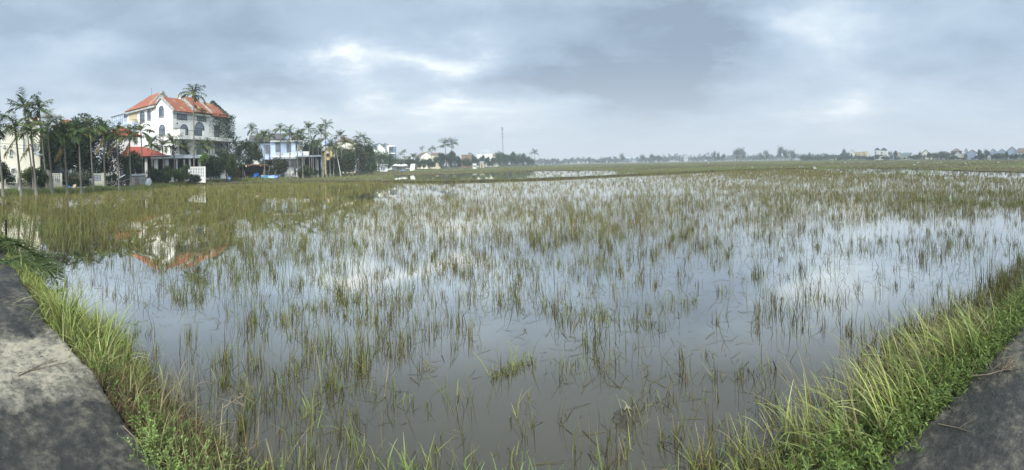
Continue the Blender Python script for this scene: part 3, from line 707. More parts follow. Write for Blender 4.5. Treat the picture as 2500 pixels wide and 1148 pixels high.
def tiles(name, col, lich=(.38,.34,.17), amt=.58):
    if name in MATS: return MATS[name]
    m = bpy.data.materials.new(name); nt = nodes_of(m); N = nt.nodes; L = nt.links
    out = N.new('ShaderNodeOutputMaterial'); b = N.new('ShaderNodeBsdfPrincipled'); L.new(b.outputs[0], out.inputs[0]); b.inputs['Roughness'].default_value = .75
    tc = N.new('ShaderNodeTexCoord'); sp = N.new('ShaderNodeSeparateXYZ'); L.new(tc.outputs['Object'], sp.inputs[0])
    wv = N.new('ShaderNodeTexWave'); wv.bands_direction = 'Z'; wv.inputs['Scale'].default_value = 1.6; wv.inputs['Distortion'].default_value = .3; L.new(tc.outputs['Object'], wv.inputs['Vector'])
    nz = N.new('ShaderNodeTexNoise'); nz.inputs['Scale'].default_value = 3.5; nz.inputs['Detail'].default_value = 6; L.new(tc.outputs['Object'], nz.inputs['Vector'])
    nb = N.new('ShaderNodeTexNoise'); nb.inputs['Scale'].default_value = .9; nb.inputs['Detail'].default_value = 8; nb.inputs['Roughness'].default_value = .7; L.new(tc.outputs['Object'], nb.inputs['Vector'])
    def MX(f,a,c):
        x = N.new('ShaderNodeMix'); x.data_type = 'RGBA'
        L.new(f,x.inputs[0])
        for i,q in ((6,a),(7,c)):
            if isinstance(q,tuple): x.inputs[i].default_value = (*q,1)
            else: L.new(q,x.inputs[i])
        return x.outputs[2]
    def RP(src,a,c):
        r = N.new('ShaderNodeValToRGB'); r.color_ramp.elements[0].position = a; r.color_ramp.elements[1].position = c; L.new(src,r.inputs[0]); return r.outputs[0]
    c = MX(RP(nz.outputs[0],.3,.7), tuple(q*.8 for q in col), tuple(q*1.15 for q in col))
    c = MX(RP(wv.outputs[0],.02,.25), tuple(q*.45 for q in col), c)
    c = MX(RP(nb.outputs[0],amt,amt+.10), c, lich)
    L.new(c, b.inputs['Base Color'])
    bp = N.new('ShaderNodeBump'); bp.inputs['Strength'].default_value = .6; bp.inputs['Distance'].default_value = .05; L.new(wv.outputs[0],bp.inputs['Height']); L.new(bp.outputs[0],b.inputs['Normal'])
    MATS[name] = m; return m
RED = tiles('red_roof_tiles', (.33,.098,.052), amt=.55); REDC = tiles('red_roof_tiles_clean', (.36,.072,.042), amt=.68)
GREYT = tiles('grey_roof_tiles', (.105,.100,.095), (.17,.17,.13)); BROWNT = tiles('brown_roof_tiles', (.20,.14,.10), (.25,.22,.15)); GREENT = tiles('green_roof_tiles', (.10,.17,.19), (.15,.17,.15))
def glass(name, col=(.14,.17,.20)):
    if name in MATS: return MATS[name]
    m = mat(name, col, .08, .25, 1.2, spec=.6); return m
GLASS = glass('window_glass'); GLASSP = glass('pale_window_glass', (.30,.36,.42))
def window(parent, M, x0,x1,z0,z1, fr=None, gl=None, arch=False, nx=2, nz=1, t=.07, sill=True, name='window'):
    fr = fr or IRON; gl = gl or GLASS
    f = FB(M); w = x1-x0; zt = z1-w/2 if arch else z1
    f.box(x0-t,x0,-.09,.0,z0,zt); f.box(x1,x1+t,-.09,.0,z0,zt); f.box(x0-t,x1+t,-.09,.0,z0-t,z0)
    if arch: f.arc((x0+x1)/2, zt, w/2+t, t, -.09, .0); f.box(x0,x1,-.085,-.02,zt-t/2,zt+t/2)
    else: f.box(x0-t,x1+t,-.09,.0,z1,z1+t)
    for i in range(1,nx): xx = x0+w*i/nx; f.box(xx-t*.35,xx+t*.35,-.075,-.02,z0,zt)
    for i in range(1,nz): zz = z0+(zt-z0)*i/nz; f.box(x0,x1,-.07,-.02,zz-t*.3,zz+t*.3)
    o = f.build(name, fr, parent)
    g = FB(M); g.box(x0,x1,-.03,-.004,z0,zt)
    if arch: g.dome((x0+x1)/2, zt+.001, w/2, -.03,-.004)
    g.build('pane', gl, o)
    if sill and not name == 'door':
        s = FB(M); s.box(x0-t*2,x1+t*2,-.16,-.001,z0-t*2.4,z0-t); s.build('sill', STONE, o)
    return o
def gable(mb, x0,x1,y0,y1,ze,zr, axis='y', over=.35, th=.14, xr=None):
    """two roof slopes; the ridge runs along axis"""
    if axis == 'y':
        xm = (x0+x1)/2 if xr is None else xr; k0 = (zr-ze)/(xm-x0); k1 = (zr-ze)/(x1-xm)
        mb.slab([(x0-over,y0-over,ze-over*k0),(xm,y0-over,zr),(xm,y1+over,zr),(x0-over,y1+over,ze-over*k0)], -th)
        mb.slab([(xm+.001,y0-over,zr),(x1+over,y0-over,ze-over*k1),(x1+over,y1+over,ze-over*k1),(xm+.001,y1+over,zr)], -th)
    else:
        ym = (y0+y1)/2; k = (zr-ze)/(ym-y0)
        mb.slab([(x0-over,y0-over,ze-over*k),(x1+over,y0-over,ze-over*k),(x1+over,ym,zr),(x0-over,ym,zr)], -th)
        mb.slab([(x0-over,ym+.001,zr),(x1+over,ym+.001,zr),(x1+over,y1+over,ze-over*k),(x0-over,y1+over,ze-over*k)], -th)
    return mb
def hip(mb, x0,x1,y0,y1,ze,zr, over=.4, th=.14, rx0=None, rx1=None):
    x0-=over; x1+=over; y0-=over; y1+=over; ym=(y0+y1)/2; d=(y1-y0)/2
    a = x0+d if rx0 is None else rx0; b = x1-d if rx1 is None else rx1
    if b < a+.2: a = b = (a+b)/2; a-=.1; b+=.1
    mb.slab([(x0,y0,ze),(x1,y0,ze),(b,ym,zr),(a,ym,zr)], -th)
    mb.slab([(x1,y1,ze),(x0,y1,ze),(a,ym,zr),(b,ym,zr)], -th)
    mb.slab([(x0,y1,ze),(x0,y0,ze),(a,ym,zr)], -th); mb.slab([(x1,y0,ze),(x1,y1,ze),(b,ym,zr)], -th)
    return mb
def place(name, label, cat, px, D, yaw=0.0, z=BANKZ, group=None):
    return thing(name, label, cat, at(px,D,z), -az(px)+yaw, group)
def lx(px, px0, D): return D*math.tan((px-px0)/F)
def lz(px, py, D, z0=BANKZ): return Z(px,py,D)-z0
def house(name, label, px0, px1, pe, pr, D, depth=8, roof='front', wall=None, rm=None, yaw=0.0, wins=(), door=None, base=None, balcony=None, fr=None, gl=None, cat='house', group=None, porch=None, cornice=True):
    """a house seen between two columns of the photograph; pe and pr are the rows of its eaves and ridge; wins = (u0,u1,v0,v1) as shares of the front"""
    pc = (px0+px1)/2; H = place(name, label, cat, pc, D, yaw, group=group); w = (px1-px0)/F*D/max(.5,math.cos(yaw)); ze = lz(pc,pe,D); zr = lz(pc,pr,D)
    wall = wall or WHITE; rm = rm or BROWNT; x0,x1 = -w/2,w/2
    mb = FB()
    if roof == 'front': mb.prism([(x0,0),(x1,0),(x1,ze),(0,zr-.05),(x0,ze)], 0, depth, 'y')
    elif roof == 'side': mb.prism([(0,0),(depth,0),(depth,ze),(depth/2,zr-.05),(0,ze)], x0, x1, 'x')
    else: mb.box(x0,x1,0,depth,0,ze)
    mb.build('wall', wall, H)
    rb = FB()
    if roof == 'front': gable(rb,x0,x1,0,depth,ze,zr,'y',.3)
    elif roof == 'side': gable(rb,x0,x1,0,depth,ze,zr,'x',.3)
    elif roof == 'hip': hip(rb,x0,x1,0,depth,ze,zr)
    elif roof == 'flat': rb.box(x0-.25,x1+.25,-.25,depth+.25,ze,ze+.3)
    elif roof == 'vault':
        n=10; pts=[(x0-.2+(w+.4)*i/n, ze+(zr-ze)*math.sin(PI*i/n)) for i in range(n+1)]
        rb.prism(pts,-.2,depth+.2,'y')
    rb.build('roof', rm, H)
    for q in wins:
        u0,u1,v0,v1 = q[:4]; window(H, None, x0+w*u0,x0+w*u1,ze*v0,ze*v1, fr, gl, arch=len(q)>4, nx=2 if (u1-u0)*w > 1 else 1)
    if door: window(H, None, x0+w*door[0],x0+w*door[1],.05,ze*door[2], fr, gl, nx=2, sill=False, name='door')
    if balcony:
        for v in balcony:
            b = FB(); b.box(x0,x1,-1.3,-.001,ze*v-.2,ze*v); b.build('balcony', wall, H)
            r = FB(); r.box(x0,x1,-1.3,-1.24,ze*v+.9,ze*v+.98)
            for i in range(int(w/.35)+1): r.box(x0+i*.35,x0+i*.35+.05,-1.29,-1.25,ze*v,ze*v+.9)
            r.build('railing', IRON, H)
    return H
# ------------------------------------------------------------------ plants
def leaves(acc, pts, size, cols, jit=.25, flat=.5, aspect=.6):
    n = len(pts); c = pick(cols,n,jit=jit)
    acc.add(ribbons(pts, NP.uniform(0,6.28,n), size*NP.uniform(.6,1.3,n), size*aspect*NP.uniform(.7,1.3,n), NP.uniform(.3,2.2,n), NP.uniform(0,.6,n), 1, c, c*1.1, None, NP.uniform(0,6.28,n)))
def crown_pts(n, cx,cy,cz, rx,ry,rz, lobes=14, seed=0, hollow=.55):
    g = np.random.default_rng(seed); d = g.normal(0,1,(lobes,3)); d /= np.linalg.norm(d,axis=1)[:,None]; d[:,2] = np.where(d[:,2] < -.85, -d[:,2], d[:,2])
    rr = g.uniform(.35,.80,lobes); L_ = d*rr[:,None]; lr = g.uniform(.28,.50,lobes)
    i = g.integers(0,lobes,n); q = g.normal(0,1,(n,3)); q /= np.linalg.norm(q,axis=1)[:,None]; q *= (g.random(n)**.35)[:,None]
    p = L_[i]+q*lr[i][:,None]
    return p*np.array([rx,ry,rz])+np.array([cx,cy,cz]), L_*np.array([rx,ry,rz])+np.array([cx,cy,cz])
BARK = mat('bark', (.11,.085,.06), .95, .35, 8, squash=(1,1,.25), bump=.5); BARKP = mat('pale_bark', (.24,.215,.17), .95, .3, 8, squash=(1,1,.25), bump=.4)
PALMB = mat('palm_trunk', (.21,.19,.155), .95, .3, 5, squash=(.4,.4,3.5), bump=.5, col2=(.12,.11,.085))
LEAF = leaf_mat('leaf', trans=.28, rough=.5)
DKG = [(.022,.045,.016),(.032,.062,.020),(.018,.036,.014),(.050,.085,.026)]
MDG = [(.045,.080,.022),(.065,.105,.028),(.035,.060,.020),(.085,.125,.035)]
LTG = [(.085,.125,.030),(.12,.16,.04),(.06,.095,.025),(.14,.15,.05)]
def tree_mesh(name, w, h, zb, n, cols, size, seed, trunk_r=.14, bark=None, limbs=7, depth=None, hollow=.5, lobes=14):
    """prototype: crown of leaf-sized faces from zb to h, w wide; trunk and limbs reach into it"""
    rx = w/2*1.18; ry = (depth or w*.85)/2*1.1; rz = (h-zb)/2*1.12; cz = (zb+h)/2-rz*.02
    P, L_ = crown_pts(n, 0,0,cz, rx,ry,rz, lobes, seed)
    ac = Acc(); leaves(ac, P, size, cols)
    r = random.Random(seed); mb = MB(); top = Vector((r.uniform(-.1,.1)*w,0,cz*.9 if zb > .6 else cz))
    j = [Vector((0,0,-.2)), Vector((r.uniform(-.05,.05)*w,0,max(.4,zb*.6))), top]
    mb.tube(j, [trunk_r,trunk_r*.8,trunk_r*.45], 7)
    for i in range(min(limbs,len(L_))):
        t = Vector(L_[i]); s = j[1].lerp(j[2], r.uniform(.0,.8)); m = s.lerp(t,.5)+Vector((0,0,.1*h*r.random()))
        mb.tube([s,m,t],[trunk_r*.5,trunk_r*.3,trunk_r*.12],5)
    return ac, mb
def tree(name, label, px, D, ptop, pbot, wpx, n=1800, cols=None, size=.3, seed=1, trunk_r=.14, bark=None, cat='tree', group=None, lobes=14, foot=BANKZ, off=0, limbs=7):
    w = wpx/F*D; h = lz(px,ptop,D,foot); zb = max(.05,lz(px,pbot,D,foot))
    T = thing(name, label, cat, at(px,D,foot), -az(px), group)
    ac, mb = tree_mesh(name,w,h,zb,int(n*1.35),cols or DKG,size*1.35,seed,trunk_r,limbs=limbs,lobes=lobes)
    mb.build('trunk', bark or BARK, T, smooth=True); ac.build('crown', LEAF, T)
    return T
ORD = 'first second third fourth fifth sixth seventh eighth ninth tenth eleventh twelfth thirteenth fourteenth fifteenth sixteenth seventeenth eighteenth nineteenth'.split()
TENS = {20:'twent',30:'thirt',40:'fort',50:'fift',60:'sixt',70:'sevent',80:'eight'}
def ordinal(i):
    if i < 20: return ORD[i-1]
    t = i//10*10; return TENS[t]+('ieth' if i == t else 'y-'+ORD[i-t-1])
def palm_crown(seed, fr=9, flen=2.0, leaf=.55, lw=.07, up=.5, stations=15, cols=None, dead=0, droop=(1.1,1.9)):
    g = np.random.default_rng(seed); ac = Acc()
    cols = cols or [(.040,.070,.022),(.055,.090,.026),(.030,.052,.018),(.085,.11,.035)]
    for f in range(fr+dead):
        isd = f >= fr; a = 2*PI*f/fr*1.0+g.uniform(-.25,.25); L_ = flen*g.uniform(.8,1.1)
        ph0 = (g.uniform(.2,1.2) if f%3 else g.uniform(1.2,1.9)) if not isd else g.uniform(2.4,2.9); dr = g.uniform(*droop) if not isd else .25
        if f == 0: ph0 = .1; dr = .4; L_ *= .8
        N_ = stations; cur = np.zeros(3); pts = [cur.copy()]; phs = []
        for i in range(N_):
            t = (i+.5)/N_; ph = ph0+dr*t**1.2; phs.append(ph)
            cur = cur+L_/N_*np.array([math.sin(a)*math.sin(ph),math.cos(a)*math.sin(ph),math.cos(ph)]); pts.append(cur.copy())
        pts = np.array(pts); c = np.array([cols[g.integers(len(cols))]]*1) if not isd else np.array([(.26,.17,.06)])
        # rachis
        ac.add(ribbons(pts[:1], np.array([a]), np.array([L_]), np.array([.06]), np.array([ph0]), np.array([dr]), 8, c*1.3, c*1.1, None, np.zeros(1)))
        st = pts[2:]; m = len(st); ll = leaf*np.sin(np.linspace(.5,2.75,m))+.12
        for s_ in (-1,1):
            az_ = np.full(m,a)+s_*g.uniform(.75,1.15,m); ln = np.array(phs[1:])*.5+.85+g.uniform(-.25,.3,m)
            if isd: ln = np.full(m,2.7)
            cc = np.repeat(c,m,0)*g.uniform(.75,1.35,(m,1))
            ac.add(ribbons(st, az_, ll*g.uniform(.8,1.1,m), np.full(m,lw), ln, g.uniform(.4,1.2,m), 2, cc, cc*1.15, None, az_+g.uniform(-.5,.5,m)))
    return ac
# ------------------------------------------------------------------ the white villa: world-aligned, its corner nearest the camera
MS = Matrix.Identity(4); ME = Matrix.Rotation(PI/2,4,'Z')
V_ = thing('villa', 'tall white villa with red tiled gables, arched windows and ivy on its far end', 'villa', (-53.2,42.3,BANKZ))
mb = FB(); mb.prism([(-6.8,0),(0,0),(0,12.9),(-3.3,15.6),(-4.8,14.5),(-6.8,14.5)],0,5.1,'y'); mb.box(-15.5,-6.8,0,6,0,14.5)
mb.prism([(-8.5,0),(0,0),(0,13.2),(-4.2,16.5),(-8.5,13.2)],5.1,9.4,'y'); mb.prism([(-8.5,0),(0,0),(0,12.8),(-4.5,15.9),(-8.5,12.8)],9.4,14.6,'y')
mb.prism([(0,14.5),(5.6,14.5),(2.8,17.5)],-7.0,-6.8,'x')
mb.build('wall', WHITE, V_)
r = FB(); r.slab([(-3.3,-.05,15.75),(.55,-.05,12.6),(.55,4.95,12.6),(-3.3,4.95,15.75)],-.14); r.slab([(-3.31,-.05,15.75),(-3.31,4.95,15.75),(-6.6,4.95,13.4),(-6.6,-.05,13.4)],-.14); r.build('roof', RED, V_)
r = FB(); r.slab([(-4.2,5.25,16.65),(.55,5.25,12.9),(.55,9.3,12.9),(-4.2,9.3,16.65)],-.14); r.slab([(-4.21,5.25,16.65),(-4.21,9.3,16.65),(-8.8,9.3,13.0),(-8.8,5.25,13.0)],-.14); r.build('roof', RED, V_)
r = FB(); r.slab([(-4.5,9.6,16.05),(.55,9.6,12.5),(.55,14.4,12.5),(-4.5,14.4,16.05)],-.14); r.slab([(-4.51,9.6,16.05),(-4.51,14.4,16.05),(-8.8,14.4,12.6),(-8.8,9.6,12.6)],-.14); r.build('roof', RED, V_)
r = FB(); r.slab([(-15.9,-.45,14.55),(-6.95,-.45,14.55),(-6.95,2.8,17.55),(-10.4,2.8,17.55)],-.14); r.slab([(-15.9,6.1,14.55),(-15.9,-.45,14.55),(-10.4,2.8,17.55)],-.14); r.slab([(-6.95,6.1,14.55),(-15.9,6.1,14.55),(-10.4,2.8,17.55),(-6.95,2.8,17.55)],-.14)
r.slab([(-6.6,-.45,14.55),(-4.9,-.45,14.55),(-4.3,.6,15.2),(-6.6,1.0,15.9)],-.14); r.build('roof', RED, V_)
for y0,y1,xr,zr,ze in ((-.3,-.05,-3.3,15.9,12.75),(4.95,5.25,-4.2,17.0,13.1),(9.3,9.6,-4.5,16.95,13.1),(14.4,14.75,-4.5,16.3,12.7)):
    p = FB(); p.prism([(.62,ze-.15),(.62,ze+.25),(xr,zr+.22),(xr,zr-.35)],y0,y1,'y'); p.prism([(xr-.002,zr-.35),(xr-.002,zr+.22),(-4.9 if y0 < 0 else -8.9,(14.9 if y0 < 0 else ze+.3)),(-4.9 if y0 < 0 else -8.9,(14.5 if y0 < 0 else ze-.2))],y0,y1,'y')
    p.build('parapet', STONE, V_)
p = FB(); p.prism([(-.5,14.3),(-.5,14.75),(2.8,17.95),(2.8,17.5)],-6.8,-6.5,'x'); p.prism([(2.802,17.5),(2.802,17.95),(6.1,14.75),(6.1,14.3)],-6.8,-6.5,'x'); p.build('parapet', STONE, V_)
g = FB(); g.box(-15.9,-4.95,-.55,-.15,14.05,14.42); g.build('gutter', STONE, V_)
g = FB(); g.box(.05,.5,-.2,9.2,12.35,12.58); g.box(.002,.06,.0,14.5,8.5+3.05,8.5+3.12); g.build('cornice', STONE, V_)
for x0,x1,z0,z1 in ((-10.5,-9.05,11.9,13.85),(-7.85,-6.95,12.05,13.95),(-4.0,-2.7,12.15,14.05),(-4.0,-2.4,8.6,10.5)):
    window(V_, MS, x0,x1,z0,z1, arch=True, nx=2 if x1-x0 < 1 else 3, t=.09)
p = FB(); p.box(-14.9,-11.6,-.06,-.002,12.15,14.0); p.build('boarded_panel', TANB, V_)
for x0,x1,z0,z1,ar in ((1.1,3.3,11.35,12.3,False),(6.0,8.2,11.45,12.4,False),(1.9,3.5,8.35,10.4,True),(5.4,7.7,8.35,11.1,True),(10.6,11.9,8.35,10.7,False),(10.8,12.6,5.2,7.2,False),(1.6,3.2,5.0,6.9,False),(5.8,7.4,4.8,6.8,False)):
    window(V_, ME, x0,x1,z0,z1, arch=ar, nx=4 if x1-x0 > 2.1 else 2, t=.09, sill=False)
b = FB(); b.box(.002,1.5,.4,14.4,7.6,8.3); b.box(1.2,1.5,.4,1.7,8.3,9.35); b.box(1.2,1.5,6.1,7.6,8.3,9.35); b.box(.002,1.2,.4,.6,8.3,9.3); b.build('balcony', WHITE, V_)
b = FB()
for ya,yb in ((1.7,6.1),(7.6,14.4)):
    b.box(1.36,1.42,ya,yb,9.22,9.3); b.box(1.36,1.42,ya,yb,8.36,8.4); n = int((yb-ya)/.3)
    for i in range(n): yy = ya+(yb-ya)*(i+.5)/n; b.box(1.375,1.405,yy-.02,yy+.02,8.4,9.22)
b.build('railing', IRON, V_)
# ivy over the far end
iv = Acc(); n = 5200
y = NP.uniform(8.2,14.9,n); z = NP.uniform(5.0,13.2,n); prob = np.clip((y-8.6)/4.2,0,1)*np.clip(.35+.65*fbm(y,z,1.6,4),0,1)*np.where(z < 7.6,.5,1); k = NP.random(n) < prob*1.4
q = np.stack([NP.uniform(.03,.5,n)+np.where((z > 7.4) & (z < 9.6),1.1,0),y,z],1)[k]; leaves(iv,q,.28,DKG+MDG[:1])
n = 2600; q = np.stack([NP.uniform(-6,.6,n),NP.uniform(14.35,14.95,n),np.zeros(n)],1); q[:,2] = 16.5-(np.abs(q[:,0]+4.5))*.76+NP.uniform(-.3,.35,n)+.0; leaves(iv,q,.28,DKG)
n = 2600; q = np.stack([NP.uniform(-.3,1.7,n),NP.uniform(14.3,15.1,n),NP.uniform(0,13,n)],1); leaves(iv,q,.3,DKG)
iv.build('ivy', LEAF, V_)
an = FB(); an.box(-21.5,-11.6,-1.3,-.01,0,12.1); an.box(-21.5,-15.51,.0,5,0,12.1); an.build('annex', mat('bluish_white_render',(.60,.66,.78),.85,.06,1), V_)
s = FB()
for i in range(7): x = -20.9+i*.88; s.box(x,x+.07,-1.0,-.93,12.1,14.1)
s.box(-21,-15.55,-1.02,-.92,14.1,14.22); s.box(-21,-15.55,-1.02,-.92,13.3,13.36); s.box(-21.3,-15.55,-1.3,3,14.22,14.3); s.box(-21.0,-20.93,-.93,2.5,13.9,14.0)
s = s.build('sunroom', mat('white_aluminium',(.72,.75,.77),.5,.05,1), V_)
s2 = FB(); s2.box(-20.9,-15.6,-.97,-.95,12.15,14.1); s2.build('pane', GLASSP, s)
a = FB(); a.tube([(-10.4,2.8,17.5),(-10.4,2.8,19.0)],.035,4); a.tube([(-10.6,2.8,18.9),(-10.2,2.8,19.0)],.02,4); a.build('antenna', IRON, V_)
l = FB(); l.blob((.22,.9,10.5),.16,6,4); l.box(.0,.2,.87,.93,10.6,10.66); l.build('wall_lamp', IRON, V_)
# ------------------------------------------------------------------ red hipped house and the columned porch before the villa
H = place('house', 'white house with a red hipped roof half hidden by palms beside the villa', 'house', 300, 66, .12)
mb = FB(); mb.box(-2.6,2.7,0,6,0,lz(300,334,66)); mb.build('wall', WHITE, H)
r = FB(); hip(r,-2.6,2.7,0,6,lz(300,333,66),lz(300,304,66),.5); r.build('roof', REDC, H)
window(H,None,-1.6,-.6,4.6,6,nx=2); window(H,None,.6,1.6,4.6,6,nx=2); window(H,None,-.5,.5,.1,2.3,name='door')
H = place('pavilion', 'open garden pavilion under a low red tiled roof with white columns', 'pavilion', 353, 60, .05)
def X(p): return lx(p,353,60)
ze = lz(353,383.5,60); zr = lz(353,357,60)
r = FB(); hip(r,X(292)+.3,X(412)-.3,0,6.4,ze,zr,.35,rx0=X(316),rx1=X(354)); r.build('roof', REDC, H)
for p in (357,383,410,330): c = FB(); c.box(X(p)-.20,X(p)+.20,.3,.7,0,ze-.01); c.build('column', WHITE, H)
c = FB(); c.box(X(292)+.6,X(412)-.5,5.2,5.5,0,ze-.05); c.build('wall', SHADE, H)
c = FB(); c.box(X(295),X(412),.1,5.6,0,.25); c.build('floor_slab', CONC, H)
H = place('veranda', 'long flat concrete veranda roof over a dark open room beneath the villa balcony', 'veranda', 432, 61, .10)
def X(p): return lx(p,432,61)
c = FB(); c.box(X(368),X(497),-.9,5,lz(432,387,61),lz(432,379,61)); c.build('roof', METAL, H)
for p in (378,404,431,449,463,487): c = FB(); c.box(X(p)-.14,X(p)+.14,-.5,-.22,0,lz(432,387,61)-.01); c.build('column', POLEW, H)
c = FB(); c.box(X(370),X(494),4.2,4.5,0,lz(432,387,61)-.02); c.build('wall', SHADE, H)
c = FB(); c.box(X(409),X(428),-.05,.15,0,1.35); c.build('low_wall', WHITE, H); c = FB(); c.box(X(445),X(460),-.05,.15,0,1.5); c.build('low_wall', WHITE, H)
def breeze(name, label, px0, px1, ptop, pbot, D, frame, block, holes=(5,6), yaw=0, base=True):
    """a garden wall panel of pierced blocks in a rendered frame"""
    pc=(px0+px1)/2; W_ = place(name,label,'wall',pc,D,yaw); w=(px1-px0)/F*D; zt=lz(pc,ptop,D); zb=lz(pc,pbot,D)
    f = FB(); f.box(-w/2-.22,-w/2,-.1,.14,0,zt+.15); f.box(w/2,w/2+.22,-.1,.14,0,zt+.15); f.box(-w/2,w/2,-.1,.14,zt,zt+.12); f.box(-w/2,w/2,-.07,.11,0,zb); f.build('frame', frame, W_)
    b = FB(); nx,nz = holes; dx=w/nx; dz=(zt-zb)/nz; t=.05
    for i in range(nx+1): b.box(-w/2+i*dx-t,-w/2+i*dx+t if i < nx else w/2,-.04,.08,zb,zt) if 0 < i < nx else b.box(-w/2+i*dx-(t if i else 0),-w/2+i*dx+(0 if i else t),-.04,.08,zb,zt)
    for j in range(nz+1): z = min(max(zb+j*dz,zb+t),zt-t); b.box(-w/2+t,w/2-t,-.035,.075,z-t*.9,z+t*.9)
    b.build('blocks', block, W_); d = FB(); d.box(-w/2,w/2,.12,.16,zb,zt); d.build('backing', SHADE, W_)
    return W_
breeze('garden_wall','white pierced-block garden wall under the villa veranda, ivy creeping over it',462,498,409,434,59,WHITE,WHITE,(9,7))
breeze('garden_wall','cream framed panel of pale pierced blocks beside the tallest cream fence pier',128,147,426,447,45,CREAM,WHITE,(4,6))
breeze('garden_wall','cream panel of grey pierced blocks between the white scooter and the bicycle',229,247,426,443,50,CREAM,GREYW,(5,4))
P = place('gate_pier','cream gate pier with lamp shelf next to the bicycle','pier',252.5,50); m_=FB(); m_.box(-.24,.24,-.25,.25,0,lz(252,424,50)); m_.box(-.3,.3,-.3,.3,lz(252,424,50)+.002,lz(252,424,50)+.1); m_.build('post',CREAM,P)
# cream fence with white upright boards
P = place('fence','cream rendered fence with white upright boards between square piers','fence',58,44,.0)
def X(p): return lx(p,58,44)
zt=lz(58,424,44); zb=lz(58,447,44)
m_=FB(); m_.box(X(-90),X(124),-.1,.1,0,zb); m_.build('low_wall',CREAM,P)
for p in (-60,-8,46,121): c=FB(); c.box(X(p)-.2,X(p)+.2,-.2,.2,0,zt+.25); c.box(X(p)-.26,X(p)+.26,-.26,.26,zt+.252,zt+.34); c.build('pier',CREAM,P)
for a,b_ in ((-58,-10),(-6,42),(50,117)):
    s=FB(); n=int((X(b_)-X(a))/.22)
    for i in range(n): x=X(a)+.06+i*(X(b_)-X(a)-.1)/n; s.box(x,x+.13,-.03,.03,zb+.005,zt)
    s.build('boards',WHITE,P)
# ------------------------------------------------------------------ cream house at the left end
H = place('house','cream two-storey house with steep red gables behind the cream fence','house',50,53,-.10)
D=53
def X(p): return lx(p,50,D)
def Zp(y): return lz(50,y,D)
m_=FB(); m_.prism([(X(2),0),(X(98),0),(X(98),Zp(319)),(X(70),Zp(291)),(X(46),Zp(321)),(X(24),Zp(304)),(X(2),Zp(325))],0,9,'y'); m_.build('wall',CREAM,H)
r=FB(); r.slab([(X(70),-.3,Zp(289.5)),(X(100),-.3,Zp(319)),(X(100),9.2,Zp(319)),(X(70),9.2,Zp(289.5))],-.15); r.slab([(X(70)-.002,-.3,Zp(289.5)),(X(70)-.002,9.2,Zp(289.5)),(X(46),9.2,Zp(320)),(X(46),-.3,Zp(320))],-.15)
r.slab([(X(24),-.3,Zp(302.5)),(X(46)-.002,-.3,Zp(320)),(X(46)-.002,9.2,Zp(320)),(X(24),9.2,Zp(302.5))],-.15); r.slab([(X(24)-.002,-.3,Zp(302.5)),(X(24)-.002,9.2,Zp(302.5)),(X(-2),9.2,Zp(326)),(X(-2),-.3,Zp(326))],-.15); r.build('roof',REDC,H)
r=FB()
for a,b_ in (((70,288.5),(101,319)),((70,288.5),(45,320.5)),((24,301.5),(46,319.5)),((24,301.5),(-3,326))):
    x0,z0,x1,z1=X(a[0]),Zp(a[1]),X(b_[0]),Zp(b_[1]); r.prism([(x0,z0-.12),(x0,z0+.16),(x1,z1+.12),(x1,z1-.2)],-.42,-.301,'y')
r.build('parapet',WHITE,H)
r=FB(); r.prism([(X(62),Zp(312)),(X(92),Zp(312)),(X(92),Zp(281)),(X(67),Zp(279))],3.2,7,'y'); r.build('roof',REDC,H)
r=FB(); r.box(X(90.5),X(95),3.0,7.1,Zp(315),Zp(280)); r.build('parapet',WHITE,H)
for x0,x1,y0,y1 in ((9,11.5,354,359),(24,28,367,380),(57,62,338,372),(28,35,413,425),(82,90,352,372)): window(H,None,X(x0),X(x1),Zp(y1),Zp(y0),nx=1 if x1-x0 < 5 else 2,fr=WHITE,t=.06)
c=FB(); c.box(X(22),X(30),-.5,-.002,Zp(365.5),Zp(364)); c.build('sun_hood',WHITE,H); c=FB(); c.box(X(27),X(36),-.5,-.002,Zp(411.5),Zp(410)); c.build('sun_hood',WHITE,H)
c=FB(); c.slab([(X(88),-2.0,Zp(381)),(X(120),-2.0,Zp(384)),(X(120),-.01,Zp(376)),(X(88),-.01,Zp(373))],-.06); c.build('awning',METAL,H)
c=FB(); c.box(X(117),X(118.2),-1.9,-1.8,0,Zp(384)); c.build('post',POLEW,H)
c=FB(); c.box(X(99),X(119),.5,.6,0,Zp(383)); c.build('side_wall',CONC,H)
a=FB(); a.tube([(X(61),4,Zp(285)),(X(61),4,Zp(250))],.03,4); a.build('antenna',IRON,H)
H=house('house','flat-topped pale grey block between the cream house and the dark trees',93,148,285,283,60,8,'flat',GREYW,STONE,.0,wins=((.25,.55,.55,.7),(.65,.85,.55,.7)),balcony=(.5,))
H=house('house','grey house showing a patch of red roof above the dark trees',140,168,300,287,66,7,'side',PALEB,REDC,.0,wins=((.2,.5,.6,.75),))
H=house('house','pale house glimpsed through leaves between the dark trees and the villa',262,300,352,346,72,7,'flat',WHITE,STONE,.0,wins=((.2,.4,.5,.7),(.6,.8,.5,.7)))
